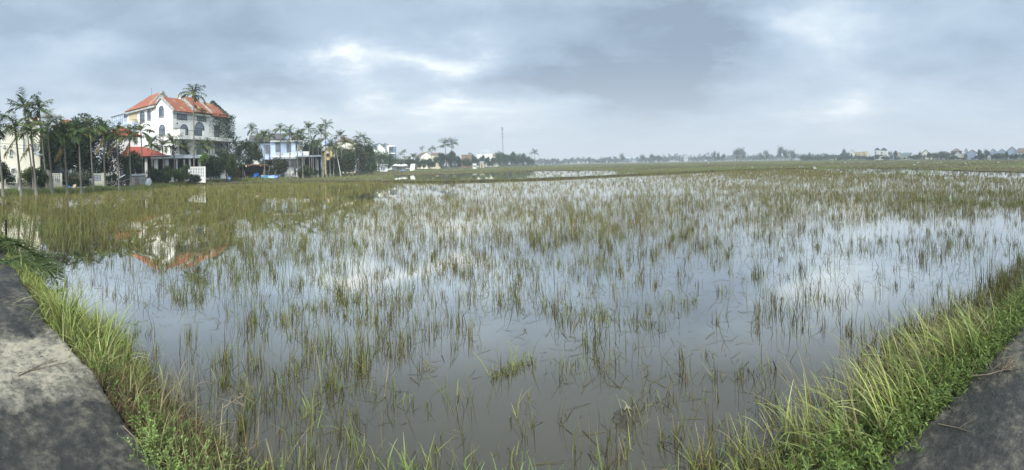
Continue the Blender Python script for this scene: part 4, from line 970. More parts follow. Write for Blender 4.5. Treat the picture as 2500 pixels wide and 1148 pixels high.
# ------------------------------------------------------------------ blue-white house with the grey tiled roof
D=94
H=place('house','pale blue two-storey house with grey tiled roof, balcony doors and outdoor air conditioners','house',710,D,.12)
def X(p): return lx(p,710,D)
def Zp(y): return lz(710,y,D)
m_=FB(); m_.box(X(637),X(662),1.5,9,0,Zp(348)); m_.box(X(662)+.002,X(738),0,9,0,Zp(345)); m_.prism([(X(686),Zp(345)+.002),(X(718),Zp(345)+.002),(X(705),Zp(327))],-.4,4,'y'); m_.build('wall',PALEB,H)
r=FB(); gable(r,X(686),X(719),-.5,4,Zp(345),Zp(326),'y',.3); r.slab([(X(660),-.6,Zp(343)),(X(742),-.6,Zp(343)),(X(732),4.5,Zp(323)),(X(664),4.5,Zp(323))],-.2); r.slab([(X(742),9.5,Zp(343)),(X(660),9.5,Zp(343)),(X(664),4.5,Zp(323)),(X(732),4.5,Zp(323))],-.2)
r.slab([(X(608),1,Zp(346)),(X(660),1,Zp(346)),(X(656),5,Zp(327)),(X(612),5,Zp(327))],-.2); r.slab([(X(660),9,Zp(346)),(X(608),9,Zp(346)),(X(612),5,Zp(327)),(X(656),5,Zp(327))],-.2); r.build('roof',GREYT,H)
m_=FB(); m_.box(X(612),X(637)-.01,2,8.5,0,Zp(346)); m_.build('side_wing',WHITE,H)
c=FB(); c.box(X(660),X(742),-.75,-.62,Zp(346),Zp(343.5)); c.build('fascia',WHITE,H)
for x0,x1,y0,y1 in ((650,660,353,372),(674,685,349,380),(701,710,349,371),(722,733,349,370),(711,717,391,407),(722,738,388,408)): window(H,None if x0 > 661 else Matrix.Translation((0,1.5,0)),X(x0),X(x1),Zp(y1),Zp(y0),nx=2,fr=WHITE if x0 > 710 else IRON,t=.08,sill=x0 < 720)
c=FB(); c.box(X(672),X(690),-.5,-.46,Zp(380),Zp(371.5)); c.build('railing',METAL,H)
c=FB(); c.box(X(663),X(742),-1.2,-.002,Zp(384),Zp(380.5)); c.build('balcony',WHITE,H)
for p in (664,682,699,719,740): c=FB(); c.box(X(p)-.12,X(p)+.12,-1.1,-.86,0,Zp(384)-.01); c.build('column',WHITE,H)
c=FB(); c.box(X(738)+.01,X(757),.6,5,Zp(380),Zp(370)); c.build('roof_terrace',WHITE,H)
c=FB(); c.box(X(738)+.01,X(757),.8,5,0,Zp(380)-.01); c.build('side_room',SHADE,H)
for p in (709,727,741): 
    c=FB(); c.box(X(p)-.45,X(p)+.45,-1.0 if p<730 else .2,-.5 if p<730 else .59,Zp(379.5) if p < 730 else Zp(379),Zp(373)); o=c.build('air_conditioner',WHITE,H)
    f=FB(); f.M=Matrix.Translation((X(p)-.1,-1.002 if p<730 else .198,Zp(376.3)))@Matrix.Rotation(PI/2,4,'X'); f.lathe([(.24,0),(.22,.02),(.02,.02)],n=12); f.build('fan_grille',CONC,o)
c=FB(); c.slab([(X(664),-5,Zp(388.5)),(X(740),-5,Zp(389.5)),(X(740),-1.25,Zp(386)),(X(664),-1.25,Zp(385.5))],-.08); c.build('awning',METAL,H)
A=place('lean_to','long low sheet-metal lean-to roof on thin posts beside the pale blue house','shed',758,90,.08)
def X(p): return lx(p,758,90)
def Zp(y): return lz(758,y,90)
c=FB(); c.slab([(X(722),-2.2,Zp(384.5)),(X(788),-2.2,Zp(383.5)),(X(786),4,Zp(379)),(X(722),4,Zp(379))],-.1); c.build('roof',METAL,A)
for p in (742,759,770,787): c=FB(); c.tube([(X(p),-2,0),(X(p),-2,Zp(384.5))],.06,6); c.build('post',POLEW,A)
c=FB(); c.box(X(744),X(788),3.8,4,0,Zp(381)); c.build('wall',SHADE,A)
# balustrade and stair
def balustrade(label,px0,px1,ptop,pbot,D,yaw=0):
    pc=(px0+px1)/2; B=place('balustrade',label,'balustrade',pc,D,yaw); w=(px1-px0)/F*D; zt=lz(pc,ptop,D); zb=lz(pc,pbot,D)
    c=FB(); c.box(-w/2,w/2,-.12,.12,zt-.1,zt); c.build('rail',WHITE,B); c=FB(); c.box(-w/2,w/2,-.12,.12,0,zb); c.build('plinth',WHITE,B)
    c=FB(); n=max(3,int(w/.28))
    for i in range(n): c.lathe([(.05,0),(.09,.2),(.05,.5),(.05,zt-.1-zb-.001)],(-w/2+w*(i+.5)/n,0,zb),6)
    c.build('balusters',WHITE,B)
balustrade('white balustrade behind the blue crates and thin bare trunks',645,667,411,419,86)
balustrade('white balustrade with stair end in front of the pale blue house',694,717,410,419,86)
S_=place('stair','short white stair flight rising to the balustrade','stair',718,85); c=FB()
for i in range(5): c.box(-.5,.5,-.3*i-.3,-.3*i,0,.95-.19*i)
c.build('steps',CONC,S_); c=FB(); c.prism([(-.1,1.1),(-.1,1.9),(-1.7,.9),(-1.7,.1)],.5,.62,'x'); c.build('handrail',WHITE,S_)
# ------------------------------------------------------------------ houses beyond
house('house','pale blue gabled house with brown roof behind the tall palms',780,812,350,336,118,8,'front',PALEB,BROWNT,.25,wins=((.3,.45,.5,.62),))
Y=place('house','yellow house with a rounded gable and an unlit oval sign board','house',805,104,.1); 
def X(p): return lx(p,805,104)
def Zp(y): return lz(805,y,104)
c=FB(); c.box(X(793),X(814),0,6,0,Zp(368)); c.dome((X(793)+X(814))/2,Zp(368)+.002,(X(814)-X(793))/2,0,6); c.build('wall',YELLW,Y)
c=FB(); c.arc((X(793)+X(814))/2,Zp(368),(X(814)-X(793))/2+.35,.35,-.2,6); c.build('roof',GREYW,Y)
c=FB(); c.box(X(797),X(801),-.35,-.02,Zp(380),Zp(376)); c.prism([(X(796),Zp(378)),(X(798),Zp(375.5)),(X(803),Zp(375)),(X(805),Zp(378)),(X(803),Zp(381)),(X(798),Zp(381))],-.42,-.352,'y'); c.build('sign_board',IRON,Y)
window(Y,None,X(801),X(805),Zp(372),Zp(367),nx=2,fr=WHITE); c=FB(); c.box(X(795),X(813),-.03,-.003,.1,Zp(391)); c.build('front_shade',SHADE,Y)  # last box: near-black sheet on the wall, painted shade of an opening
house('house','small house with a bright red gable just left of the yellow house',786,794,372,365,112,5,'front',WHITE,REDC,0)
house('house','large brown hipped roof rising over the tree crowns right of the yellow house',825,868,346,331,128,12,'hip',CREAM,BROWNT,.1,wins=((.3,.5,.6,.75),))
house('house','long pale blue building low behind the trees past the brown roof',868,912,371,367,170,8,'flat',PALEB,BROWNT,0,wins=((.2,.3,.6,.8),(.6,.7,.6,.8)))
house('house','white gabled house with dark green tiled roof',913,941,364,350,190,9,'front',WHITE,GREENT,.35,wins=((.3,.42,.6,.72),(.6,.7,.6,.72)))
M=place('house','modern white box house with an open frame and a dark side wall','house',955,185,.1)
def X(p): return lx(p,955,185)
def Zp(y): return lz(955,y,185)
c=FB(); c.box(X(946),X(950),0,7,0,Zp(358)); c.box(X(946),X(965),0,7,Zp(358)+.002,Zp(357)+.3); c.box(X(950)+.002,X(960),3,7,0,Zp(358)); c.box(X(948),X(965),-.5,4,Zp(376),Zp(373.5)); c.build('wall',WHITE,M)
c=FB(); c.box(X(960)+.01,X(968),.0,7,0,Zp(358)); c.build('side_wall',mat('slate_blue',(.12,.18,.23),.8),M); window(M,Matrix.Translation((0,3,0)),X(951),X(959),Zp(372),Zp(361),nx=3,fr=WHITE)
house('house','small pale house with flat roof peeping over the trees past the box house',983,1006,384,382,260,6,'side',WHITE,GREYT,0)
house('house','white gabled shed seen end-on between tree crowns',1002,1008,388,381,230,5,'front',WHITE,GREYT,.3)
house('house','cream house with tall brown roof beside three thin palms',1028,1054,381,372,240,9,'front',CREAM,BROWNT,.35,wins=((.3,.45,.5,.7),(.55,.7,.5,.7)))
house('house','cream house with lower brown roof and a white porch beside the coconut palms',1056,1075,379,373,235,8,'side',CREAM,BROWNT,.1,wins=((.3,.45,.5,.8),(.6,.75,.5,.8)),balcony=(.45,))
house('house','long brown flat-topped building behind the dark round trees',1127,1152,378,376,260,8,'flat',BRWN,STONE,0,wins=((.1,.25,.3,.5),))
house('house','white hall with a low curved roof above the village trees',1165,1203,376,364,300,12,'vault',WHITE,METAL,0,wins=((.2,.35,.5,.7),(.6,.75,.5,.7)))
house('house','brown-roofed cream house right of the curved-roof hall',1204,1218,382,376,280,7,'side',CREAM,BROWNT,0,wins=((.2,.4,.4,.7),(.6,.8,.4,.7)))
house('hut','small white hut with two square windows at the paddy edge',1154,1163,400,398.5,190,3,'flat',WHITE,STONE,0,wins=((.2,.42,.35,.7),(.58,.8,.35,.7)),cat='hut')
house('hut','narrow white and tan hut under the trees right of the two-window hut',1172,1181,397,395,215,3,'side',TANB,METAL,0,door=(.3,.6,.7),cat='hut')
house('hut','low sheet-roofed hut with grey wall left of the cafe umbrellas',927,946,403,401.5,150,5,'flat',GREYW,METAL,0,wins=((.15,.3,.3,.7),(.5,.62,.3,.7)),cat='hut')
house('hut','tan cloth-hung shelter at the foot of the coconut palms',1064,1070,400,397,205,3,'front',TANB,TANB,0,cat='hut')
# cafe umbrellas
um=None
for i,(px,py,lab) in enumerate(((966,400,'leftmost white cafe umbrella beside the low grey hut'),(975,401,'second white cafe umbrella, slightly lower than its neighbours'),(982,401.5,'third white cafe umbrella, above a blue tarp'),(988,400,'rightmost white cafe umbrella of the four'))):
    D=148+i*2; z0=BANKZ; h=lz(px,py,D)
    U=thing('umbrella',lab,'umbrella',at(px,D,z0),-az(px),'white cafe umbrellas'); c=FB(); c.lathe([(1.35,h-.75),(1.3,h-.72),(.7,h-.35),(.02,h)],n=8); c.lathe([(1.33,h-.78),(.02,h-.1)],n=8); c.build('canopy',WHITE,U); c=FB(); c.tube([(0,0,0),(0,0,h-.05)],.05,6); c.build('pole',POLEW,U)
tag(MB().slab([(-1,0,.3),(1.2,.1,.2),(1.0,1.2,.5),(-.8,1.2,.6)],.05).build('tarpaulin',BLUEG,loc=at(982,145,BANKZ)),'blue tarpaulin lying below the white umbrellas','tarpaulin')
S2=place('banner','leaning white cloth screen at the right end of the cafe','banner',1006,140,.2); c=FB(); c.slab([(-.9,0,.2),(.9,.1,.5),(1.2,.3,2.9),(-.5,.2,2.7)],.04); c.build('cloth',WHITE,S2); c=FB(); c.tube([(-.9,.05,0),(-.5,.28,2.9)],.04,5); c.tube([(.9,.15,0),(1.2,.38,3.0)],.04,5); c.build('frame',WOOD,S2)
# ------------------------------------------------------------------ the mast
T=place('mast','tall slender lattice telephone mast above the village trees','mast',1228,430)
h=lz(1228,308,430); c=FB()
for k in range(3):
    a=2*PI*k/3; c.tube([(.75*math.cos(a),.75*math.sin(a),0),(.42*math.cos(a),.42*math.sin(a),h-1)],.13,4)
n=26
for i in range(n):
    z0=i*(h-1)/n; z1=(i+1)*(h-1)/n; r0=.75-.33*i/n; r1=.75-.33*(i+1)/n
    for k in range(3): a=2*PI*k/3; b_=2*PI*(k+1)/3; c.tube([(r0*math.cos(a),r0*math.sin(a),z0),(r1*math.cos(b_),r1*math.sin(b_),z1)],.06,3,cap=False)
c.build('lattice',mat('mast_steel',(.10,.10,.10),.6),T)
for z,hh in ((h-5,4.5),(h*.8,1.6),(h*.72,1.2)):
    c=FB()
    for k in range(4): a=2*PI*k/4+.3; c.box(math.cos(a)*1.0-.22,math.cos(a)*1.0+.22,math.sin(a)*1.0-.2,math.sin(a)*1.0+.2,z,z+hh*.8)
    c.box(-1,1,-.05,.05,z+.2,z+.35); c.box(-.05,.05,-1,1,z+.2,z+.35); c.build('antenna',mat('mast_panel',(.22,.22,.22),.6),T)
# ------------------------------------------------------------------ right village
hs=[('cream flat-roofed block low among trees at the start of the right village',2022,2043,386,385,420,'flat',CREAM,STONE,((.2,.3,.5,.7),(.6,.7,.5,.7)),None),
('slim white house with peaked roof beside the yellow building',2074,2086,371,365,400,'front',WHITE,GREYT,((.3,.6,.6,.75),),None),
('yellow two-storey building with pale upper wall',2087,2104,372,370,410,'flat',YELLW,STONE,((.1,.3,.6,.8),(.5,.7,.6,.8)),(.5,)),
('short yellow block at the right end of the yellow building',2108,2119,371,370,400,'flat',YELLW,TANB,((.2,.4,.6,.8),),None),
('left of the twin tall white houses with curved blue-grey roofs and balconies',2135,2149,367,361,320,'vault',WHITE,GREENT,((.1,.3,.45,.6),(.1,.3,.7,.85),(.1,.3,.2,.35)),(.35,.62)),
('right of the twin tall white houses with curved blue-grey roofs',2150,2166,368,361,324,'vault',WHITE,GREENT,((.05,.3,.45,.6),(.05,.3,.7,.85),(.05,.3,.2,.35)),(.35,.62)),
('small pale blue hall low in front of cream gables',2172,2186,382,380,300,'side',PALEB,METAL,((.3,.5,.3,.7),),None),
('cream house with a white rounded gable left of three stepped roofs',2187,2203,377,372,305,'front',CREAM,GREYT,((.3,.5,.4,.6),),None),
('house with stepped grey-green sheet roofs next to the cream gable',2203,2224,380,373,300,'side',CREAM,GREENT,((.2,.35,.3,.6),(.6,.8,.3,.6)),None),
('yellow-cream gabled house standing above dark round trees',2252,2270,375,366,330,'front',CREAM,BROWNT,((.3,.4,.7,.8),(.6,.7,.7,.8)),None),
('pale lean-to house right of the yellow-cream gable',2271,2280,379,372,335,'front',CREAM,GREYT,((.3,.5,.4,.6),),None),
('dark-roofed house behind the round trees, windows under the eaves',2300,2318,374,369,300,'hip',GREYW,GREYT,((.2,.4,.7,.85),(.5,.7,.7,.85)),None),
('big brown hipped roof house behind the blue gable',2322,2348,370,362,290,'hip',BRWN,BROWNT,((.1,.3,.5,.7),),None),
('small white gable peeping in front of the big brown roof',2331,2347,376,370,262,'front',WHITE,GREYT,((.1,.25,.35,.55),(.3,.42,.35,.55)),None),
('narrow grey gabled tower house behind the blue gable',2355,2363,369,362,310,'front',GREYW,GREYT,((.3,.5,.5,.6),),None),
('long two-storey cream wing with dark balconies left of the blue gable',2346,2362,376,374,252,'flat',CREAM,STONE,((.5,.95,.35,.65),(.5,.95,.75,.9)),(.45,)),
('pale blue house with a steep brown-edged gable facing the paddies',2362,2384,374,366,246,'front',PALEB,BROWNT,((.82,.95,.3,.5),),None),
('square pale blue house half hidden by trees, small window in its gable',2417,2433,370,363,290,'front',PALEB,GREYT,((.2,.3,.6,.7),),None),
('pale blue house with brown roof and open veranda beside its square neighbour',2434,2459,372,364,288,'front',PALEB,BROWNT,((.05,.3,.62,.85),),None),
('tall pale blue house with brown ridge roof near the right edge of the picture',2461,2483,368,359,255,'front',PALEB,BROWNT,((.5,.58,.55,.68),),None),
('white terraced house with columns at the right edge of the picture',2484,2512,372,362,252,'side',WHITE,BROWNT,((.1,.25,.55,.8),(.4,.55,.55,.8),(.7,.85,.55,.8)),(.45,)),
('small white shrine-like gable house low among trees',2411,2419,382,378,235,'front',WHITE,BROWNT,((.3,.6,.2,.6),),None),
('tiny white gable above the trees left of the shrine-like house',2395,2403,378,374,280,'front',WHITE,BROWNT,(),None)]
for lab,a,b_,pe,pr,D,rf,wl,rm,wn,bal in hs: house('house',lab,a,b_,pe,pr,D,8,rf,wl,rm,R.uniform(-.15,.15),wins=wn,balcony=bal)
# pale buildings lost in the far haze
for i,(a,b_,pe,pr,D,lab) in enumerate(((1530,1553,385.5,383,690,'long pale roof in the far hazy treeline, left of the bare clumps'),(1493,1503,387.5,386,700,'small tan roof in the far hazy treeline'),(1628,1655,382.5,381,690,'widest white building in the far hazy treeline'),(1662,1680,382,380.5,690,'white building right of the widest one in the far treeline'),(1706,1727,381,379,650,'pale block standing highest in the far treeline'))):
    house('house',lab,a,b_,pe,pr,D,14,'hip' if i < 2 else 'flat',GREYW if i else PALEB,GREYW,0,wins=((.1,.25,.6,.8),(.4,.55,.6,.8),(.7,.85,.6,.8)))
# ------------------------------------------------------------------ areca palms: crown row/column, foot row/column, distance, dead frond
PALMS = [(-6,322,8,472,0),(38,318,52,471,1),(61,268,83,463,0),(77,330,89,471,1),(97,272,115,462,0),(117,318,128,467,0),(157,335,164,466,2),(193,330,198,466,0),(221,318,228,460,0),(254,326,257,456,2),
(284,328,290,458,1),(317,335,319,455,1),(345,325,349,450,0),(371,356,374,449,0),(380,365,379,440,0),(397,360,400,448,0),(386,288,394,440,0),(412,306,416,440,0),(424,355,426,447,0),(434,328,438,442,0),
(455,292,457,440,1),(448,365,448,446,0),(475,233,473,446,0),(470,354,470,440,0),(486,276,492,440,0),(493,358,494,444,0),(503,271,506,436,0),(520,281,524,434,0),(536,300,537,434,1),(511,360,515,441,0),
(556,297,557,432,0),(576,347,577,432,0),(616,316,619,430,1),(633,332,633,432,0),(646,335,646,436,0),(658,332,659,434,0),(686,316,684,432,0),(708,326,707,434,1),(727,331,727,433,0),(736,330,736,428,0),
(739,345,739,433,1),(755,316,755,432,0),(765,348,765,432,0),(785,326,787,434,0),(797,307,797,434,0),(777,349,778,428,0),(806,361,806,431,0),(815,361,814,430,0),(833,334,834,429,0),(844,345,844,427,0),
(863,356,862,428,0),(880,335,881,424,0),(892,340,891,424,0),(871,352,872,424,0),(902,352,903,420,0),(918,363,918,418,0),(928,358,930,416,0),(939,357,940,416,0),(979,376,979,412,0),(988,368,988,411,0),(1010,381,1010,409,0),(1031,361,1031,409,0),(1050,368,1050,408.5,0),(1057,360,1058,408,0),(1062,364,1062,408,0),(1212,376,1213,405,0),(1176,378,1177,406,0),(1184,375,1184,406,0),(1270,377,1270,404.5,0),(1282,380,1282,404.5,0)]
PSTYLE = [palm_crown(100+i, fr=12+i%3, flen=2.1+.16*(i%3), leaf=.85, lw=.17, cols=[(.070,.110,.028),(.095,.135,.032),(.048,.080,.022),(.14,.155,.045)], droop=((.6,1.3),(.9,1.8),(.4,1.0),(1.0,1.9))[i%4]) for i in range(7)]
PMESH = []
order = sorted(range(len(PALMS)), key=lambda i: PALMS[i][2])
def backdrop(px):
    for lim,t in ((130,'by cream house'),(300,'by dark trees'),(345,'by red roofs'),(560,'before white villa'),(640,'by pole shelter'),(760,'before blue house'),(822,'near yellow house'),(900,'among dense trees'),(950,'by green-roofed house'),(1100,'near cafe umbrellas')):
        if px < lim: return t
    return 'farther along village'
for rank,i in enumerate(order):
    cx,cy,bx,by,dead = PALMS[i]
    D = D_at(bx, min(by, float(np.interp(bx,bfx,bfy))-.6), BANKZ); D = min(D, 260 if bx < 1100 else 330)
    r_ = random.Random(i+5); base = at(bx,D,BANKZ); top = at(cx,D,Z(cx,cy+2,D)); H_ = top.z-BANKZ
    kind = 'very tall' if H_ > 12.5 else ('tall' if H_ > 9 else 'slim' if H_ > 6.5 else 'short')
    extra = ' with dry frond' if dead else ''
    P = thing('areca_palm', f'{kind} areca palm{extra}, {ordinal(rank+1)} trunk from the left, {backdrop(bx)}', 'palm', base, 0, 'areca palms along the village edge')
    t = top-base; mb = MB(); n = 7; bow = Vector((r_.uniform(-.12,.12),0,0))
    pts = [Vector((0,0,-.3))]+[t*(k/n)+bow*math.sin(PI*k/n) for k in range(1,n+1)]
    r0 = .12*r_.uniform(.85,1.15)
    mb.tube(pts, [r0*1.5]+[r0*(1-.38*k/n) for k in range(1,n+1)], 8); mb.build('trunk', PALMB, P, smooth=True)
    s = MB(); d = (pts[-1]-pts[-2]).normalized(); s.tube([pts[-1]-d*.75,pts[-1]-d*.3,pts[-1]+d*.35],[r0*.66,r0*.98,r0*.45],8); s.build('crownshaft', mat('palm_sheath',(.12,.17,.035),.5,.3,2,col2=(.20,.20,.05)), P, smooth=True)
    v = i % 7
    if rank < 7 or not PMESH or len(PMESH) <= v:
        while len(PMESH) <= v:
            o = PSTYLE[len(PMESH)].build('fronds', LEAF); me = o.data; bpy.data.objects.remove(o); PMESH.append(me)
    o = bpy.data.objects.new('fronds', PMESH[v]); C.objects.link(o); o.parent = P; o.location = tuple(pts[-1]+d*.3); sc = r_.uniform(.84,1.06)*(1.0 if D < 130 else 1.1); o.scale = (sc,sc,sc); o.rotation_euler = (r_.uniform(-.12,.12),r_.uniform(-.12,.12),r_.uniform(0,6.28))
    if dead:
        ac = Acc(); pts2 = pts[-1]-d*.5
        for q in range(dead+1):
            a = r_.uniform(-.4,.4)+ (PI if cx > 0 else 0); c = np.array([(.30,.20,.06)]); L_ = r_.uniform(1.6,2.3)
            ac.add(ribbons(np.array([tuple(pts2)]),np.array([a]),np.array([L_]),np.array([.07]),np.array([2.3]),np.array([.6]),6,c,c,None,np.zeros(1)))
            m = 26; tt = NP.uniform(.15,1,m); ph = 2.55; base_ = np.array(tuple(pts2))+(L_*tt)[:,None]*np.array([math.sin(a)*math.sin(ph),math.cos(a)*math.sin(ph),math.cos(ph)])
            cc = pick([(.30,.21,.06),(.20,.13,.05),(.34,.27,.08)],m); ac.add(ribbons(base_,NP.uniform(0,6.28,m),NP.uniform(.4,.7,m),np.full(m,.07),NP.uniform(2.5,2.95,m),NP.uniform(0,.2,m),2,cc,cc,None))
        ac.build('dry_frond', LEAF, P)
# coconut palms
for cx,cy,bx,D,s,lab in ((1087,352,1090,225,1.0,'coconut palm with spreading crown, left one of the close pair'),(1104,351,1101,228,1.05,'coconut palm with spreading crown, right one of the close pair'),(1306,374,1304,330,.95,'lone coconut palm at the right tip of the village'),(725/5.556+880,382,1010.5,250,.6,'small coconut palm peeping over the white shed')):
    base = at(bx,D,BANKZ); top = at(cx,D,Z(cx,cy,D)); P = thing('coconut_palm', lab, 'palm', base); t = top-base
    MB().tube([Vector((0,0,-.3)),t*.4+Vector((.3,0,0)),t],[.35,.22,.16],8).build('trunk', PALMB, P, smooth=True)
    o = palm_crown(int(bx), fr=20, flen=5.0*s, leaf=1.3*s, lw=.34, stations=18, droop=(.25,.7), cols=[(.045,.075,.028),(.06,.09,.03),(.07,.10,.04)]).build('fronds', LEAF, P); o.location = tuple(t)
# ------------------------------------------------------------------ leafy trees, near ones individually shaped
YLG = [(.085,.12,.028),(.12,.15,.035),(.05,.085,.022),(.14,.14,.035)]
TL = [('tree','big dark dense tree, left of the dark pair behind the hanging dry frond',158,50.5,288,436,100,6500,DKG,.30,1,.16),
('tree','big dark dense tree, right of the dark pair above the white scooter',216,54,292,428,116,6500,DKG,.30,2,.16),
('tree','dark airy tree with pale walls showing through, left of the red porch roof',278,57,350,440,66,2400,DKG,.26,3,.12),
('tree','dark leafy shrub tree between the grey shed and the red porch roof',325,55,378,432,50,1700,DKG,.26,4,.10),
('shrub','round leafy shrub at the left edge before the cream fence',8,42.5,388,452,54,2200,DKG+MDG[:1],.20,5,.06),
('shrub','light green bushy shrub before the cream fence, between two thin palm trunks',76,43.0,408,456,44,2000,YLG,.19,6,.06),
('shrub','bushy shrub with dense head left of the pierced-block panel',106,43.5,400,458,34,1700,MDG+LTG[:1],.19,7,.06),
('shrub','dark shrub behind the bicycle',272,52,424,452,34,900,DKG,.2,8,.05),
('shrub','dark garden shrub just right of the white sack',378,53,412,450,42,2200,DKG,.22,9,.06),
('shrub','yellow-tipped shrub in front of the porch columns',410,54,408,450,40,2000,DKG+YLG[:1],.22,10,.06),
('shrub','feathery light-topped shrub below the veranda',445,56,402,446,44,2200,MDG,.22,11,.06),
('shrub','low leafy shrub in front of the white pierced-block wall',474,57.5,426,448,34,1300,DKG+MDG[:1],.2,41,.05),
('tree','dark leafy tree filling the gap behind the light shrub and the pierced cream panel',128,58,330,420,50,3000,DKG,.3,42,.12),
('tree','dense dark bush filling the corner below the ivy wall',520,64,376,438,58,3600,DKG+MDG[:1],.28,12,.1),
('tree','broad yellowish-green tree right of the ivy wall',552,68,366,436,56,3400,MDG+YLG[:2],.28,13,.12),
('tree','light green papaya-like tree with few big leaves by the villa corner',497,61,378,402,26,330,[(.13,.21,.03),(.16,.25,.04)],.42,14,.06),
('tree','tree with thin grey stem and loose crown above the pole shelter',594,80,344,404,48,2200,MDG+DKG[:2],.32,15,.09),
('tree','loose-crowned tree before the white side wing of the blue house',618,84,352,408,44,2200,MDG+YLG[:1],.32,16,.09),
('tree','wide dark bush covering the lower left of the pale blue house',654,84,388,432,50,2600,DKG+[(.05,.07,.03)],.28,17,.09),
('tree','reddish-green bush before the awning of the pale blue house',683,83,386,434,42,2400,[(.05,.065,.028),(.07,.085,.035),(.09,.08,.04)],.28,18,.09),
('shrub','round glossy bush by the low green verge before the lean-to',741,84,404,436,38,2200,MDG+DKG[:1],.26,19,.08),
('shrub','small bush right of the round glossy bush',768,85,410,434,18,800,MDG,.24,20,.05),
('tree','dense tree behind the lean-to roof',757,108,346,400,40,2200,DKG+MDG[:1],.4,21,.14),
('tree','dark tree filling the gap behind the air-conditioned terrace',774,110,354,400,36,1800,DKG,.4,22,.14),
('tree','tall rounded tree with yellow-brown crown below the brown hipped roof',838,104,350,424,50,3200,YLG+MDG[:2],.38,23,.16),
('tree','dark tree with pale flowers right of the leaning white pole',851,96,366,430,40,2600,MDG,.36,24,.14),
('tree','tall tree with russet crown just right of the brown hipped roof',873,112,346,426,44,3000,[(.09,.085,.03),(.06,.08,.03),(.05,.07,.025),(.11,.10,.04)],.42,25,.16),
('tree','dark green tree at the narrow end of the palm row',896,118,356,424,40,2600,DKG+MDG[:2],.42,26,.16),
('bush','sprawling low bush where the village bank meets the brown paddy',903,112,398,430,34,2000,MDG+DKG[:1],.34,27,.1),
('tree','dark bush under the leaning white pole',818,94,386,431,36,2000,MDG+DKG[:1],.34,28,.1),
('tree','bare branching tree standing behind the tallest palm pair',818,120,322,352,26,110,[(.07,.06,.04)],.3,29,.06),
]
tree_no = 0
for t in TL:
    nm,lab,px,D,pt,pb,wp,n,cols,sz,sd,tr = t
    tree(nm,lab,px,D,pt,pb,wp,n,cols,sz,sd,tr,cat='tree' if nm == 'tree' else 'shrub')
# farther trees: copies of a few crowns, stretched to fit
PROT = []
for k,(cols,n,sz) in enumerate(((DKG,2600,.8),(MDG,2400,.8),(DKG+MDG,2600,.9),(MDG+[(.09,.085,.035)],2200,.75),(DKG,1300,.7))):
    ac, mb = tree_mesh('t',10,10,.1 if k < 4 else .5,n,cols,sz,60+k,.25,lobes=15)
    PROT.append((ac.build('crown', LEAF), mb.build('trunk', BARK, smooth=True)))
def ftree(label, px, D, ptop, wpx, k, name='tree', group='trees of the far village', foot=BANKZ, pbot=None):
    h = lz(px,ptop,D,foot); w = wpx/F*D; r_ = random.Random(int(px*7+D))
    T = thing(name,label,'tree',at(px,D,foot),r_.uniform(0,6.28),group); T.scale = (w/10,w/10*.9,h/10)
    for o in PROT[k]:
        c = bpy.data.objects.new(o.name.split('.')[0], o.data); C.objects.link(c); c.parent = T
    return T
FT = [(905,150,364,30,1),(920,158,366,30,3),(935,150,370,30,1),(948,168,376,28,2),(958,175,384,26,1),(972,185,384,28,3),(990,190,386,30,1),(1004,200,386,26,0),(1018,205,384,28,2),(1034,205,388,28,1),(1047,212,386,30,0),(1062,216,384,26,2),
(1082,218,372,40,0),(1102,220,368,44,0),(1118,226,380,30,0),(1130,232,388,26,1),(1143,236,386,26,2),(1150,270,372,22,0),(1158,238,382,26,0),(1170,246,386,24,1),(1178,250,378,22,0),(1190,256,384,26,2),(1203,262,384,24,0),(1216,270,372,28,2),(1228,280,372,30,0),(1240,285,376,30,0),(1252,290,370,30,0),(1264,296,378,30,2),(1276,300,374,26,0),(1288,310,382,28,0),(1298,320,388,20,0)]
for j,(px,D,pt,w,k) in enumerate(FT): ftree(f'{("dark round","mid green","dusky","russet green")[k%4]} tree, {ordinal(j+1)} crown counting rightward from the end of the palm row', px, D, pt, w, k)
FC = [(1519,420,375,14,4,'lone loose-crowned tree furthest left on the open paddies'),(1569,430,378,16,4,'loose-crowned tree before the hazy woods, left of a long clump'),(1592,440,377,18,4,'left half of a long low clump before the hazy woods'),(1608,440,379,20,4,'right half of a long low clump before the hazy woods'),(1745,360,370,14,4,'slim tree with two crowns left of the wide bamboo clump'),(1754,362,373,12,4,'small side tree leaning beside the slim two-crowned tree'),(1766,370,378,14,4,'low round tree between the slim tree and the wide clump'),(1798,350,366,24,4,'left half of the wide clump standing in the open paddies'),(1810,350,362,26,4,'tall right half of the wide clump standing in the open paddies'),(1857,380,373,11,4,'small round tree, first of the pair right of the wide clump'),(1871,375,368,18,4,'taller round tree, second of the pair right of the wide clump'),(1905,350,358,20,4,'tall loose tree leaning left over the right clump'),(1918,345,366,24,4,'dense middle crown of the right clump'),(1934,350,367,22,4,'square right crown of the right clump')]
for px,D,pt,w,k,lab in FC: ftree(lab,px,D,pt,w,k,group='trees standing out in the paddies')
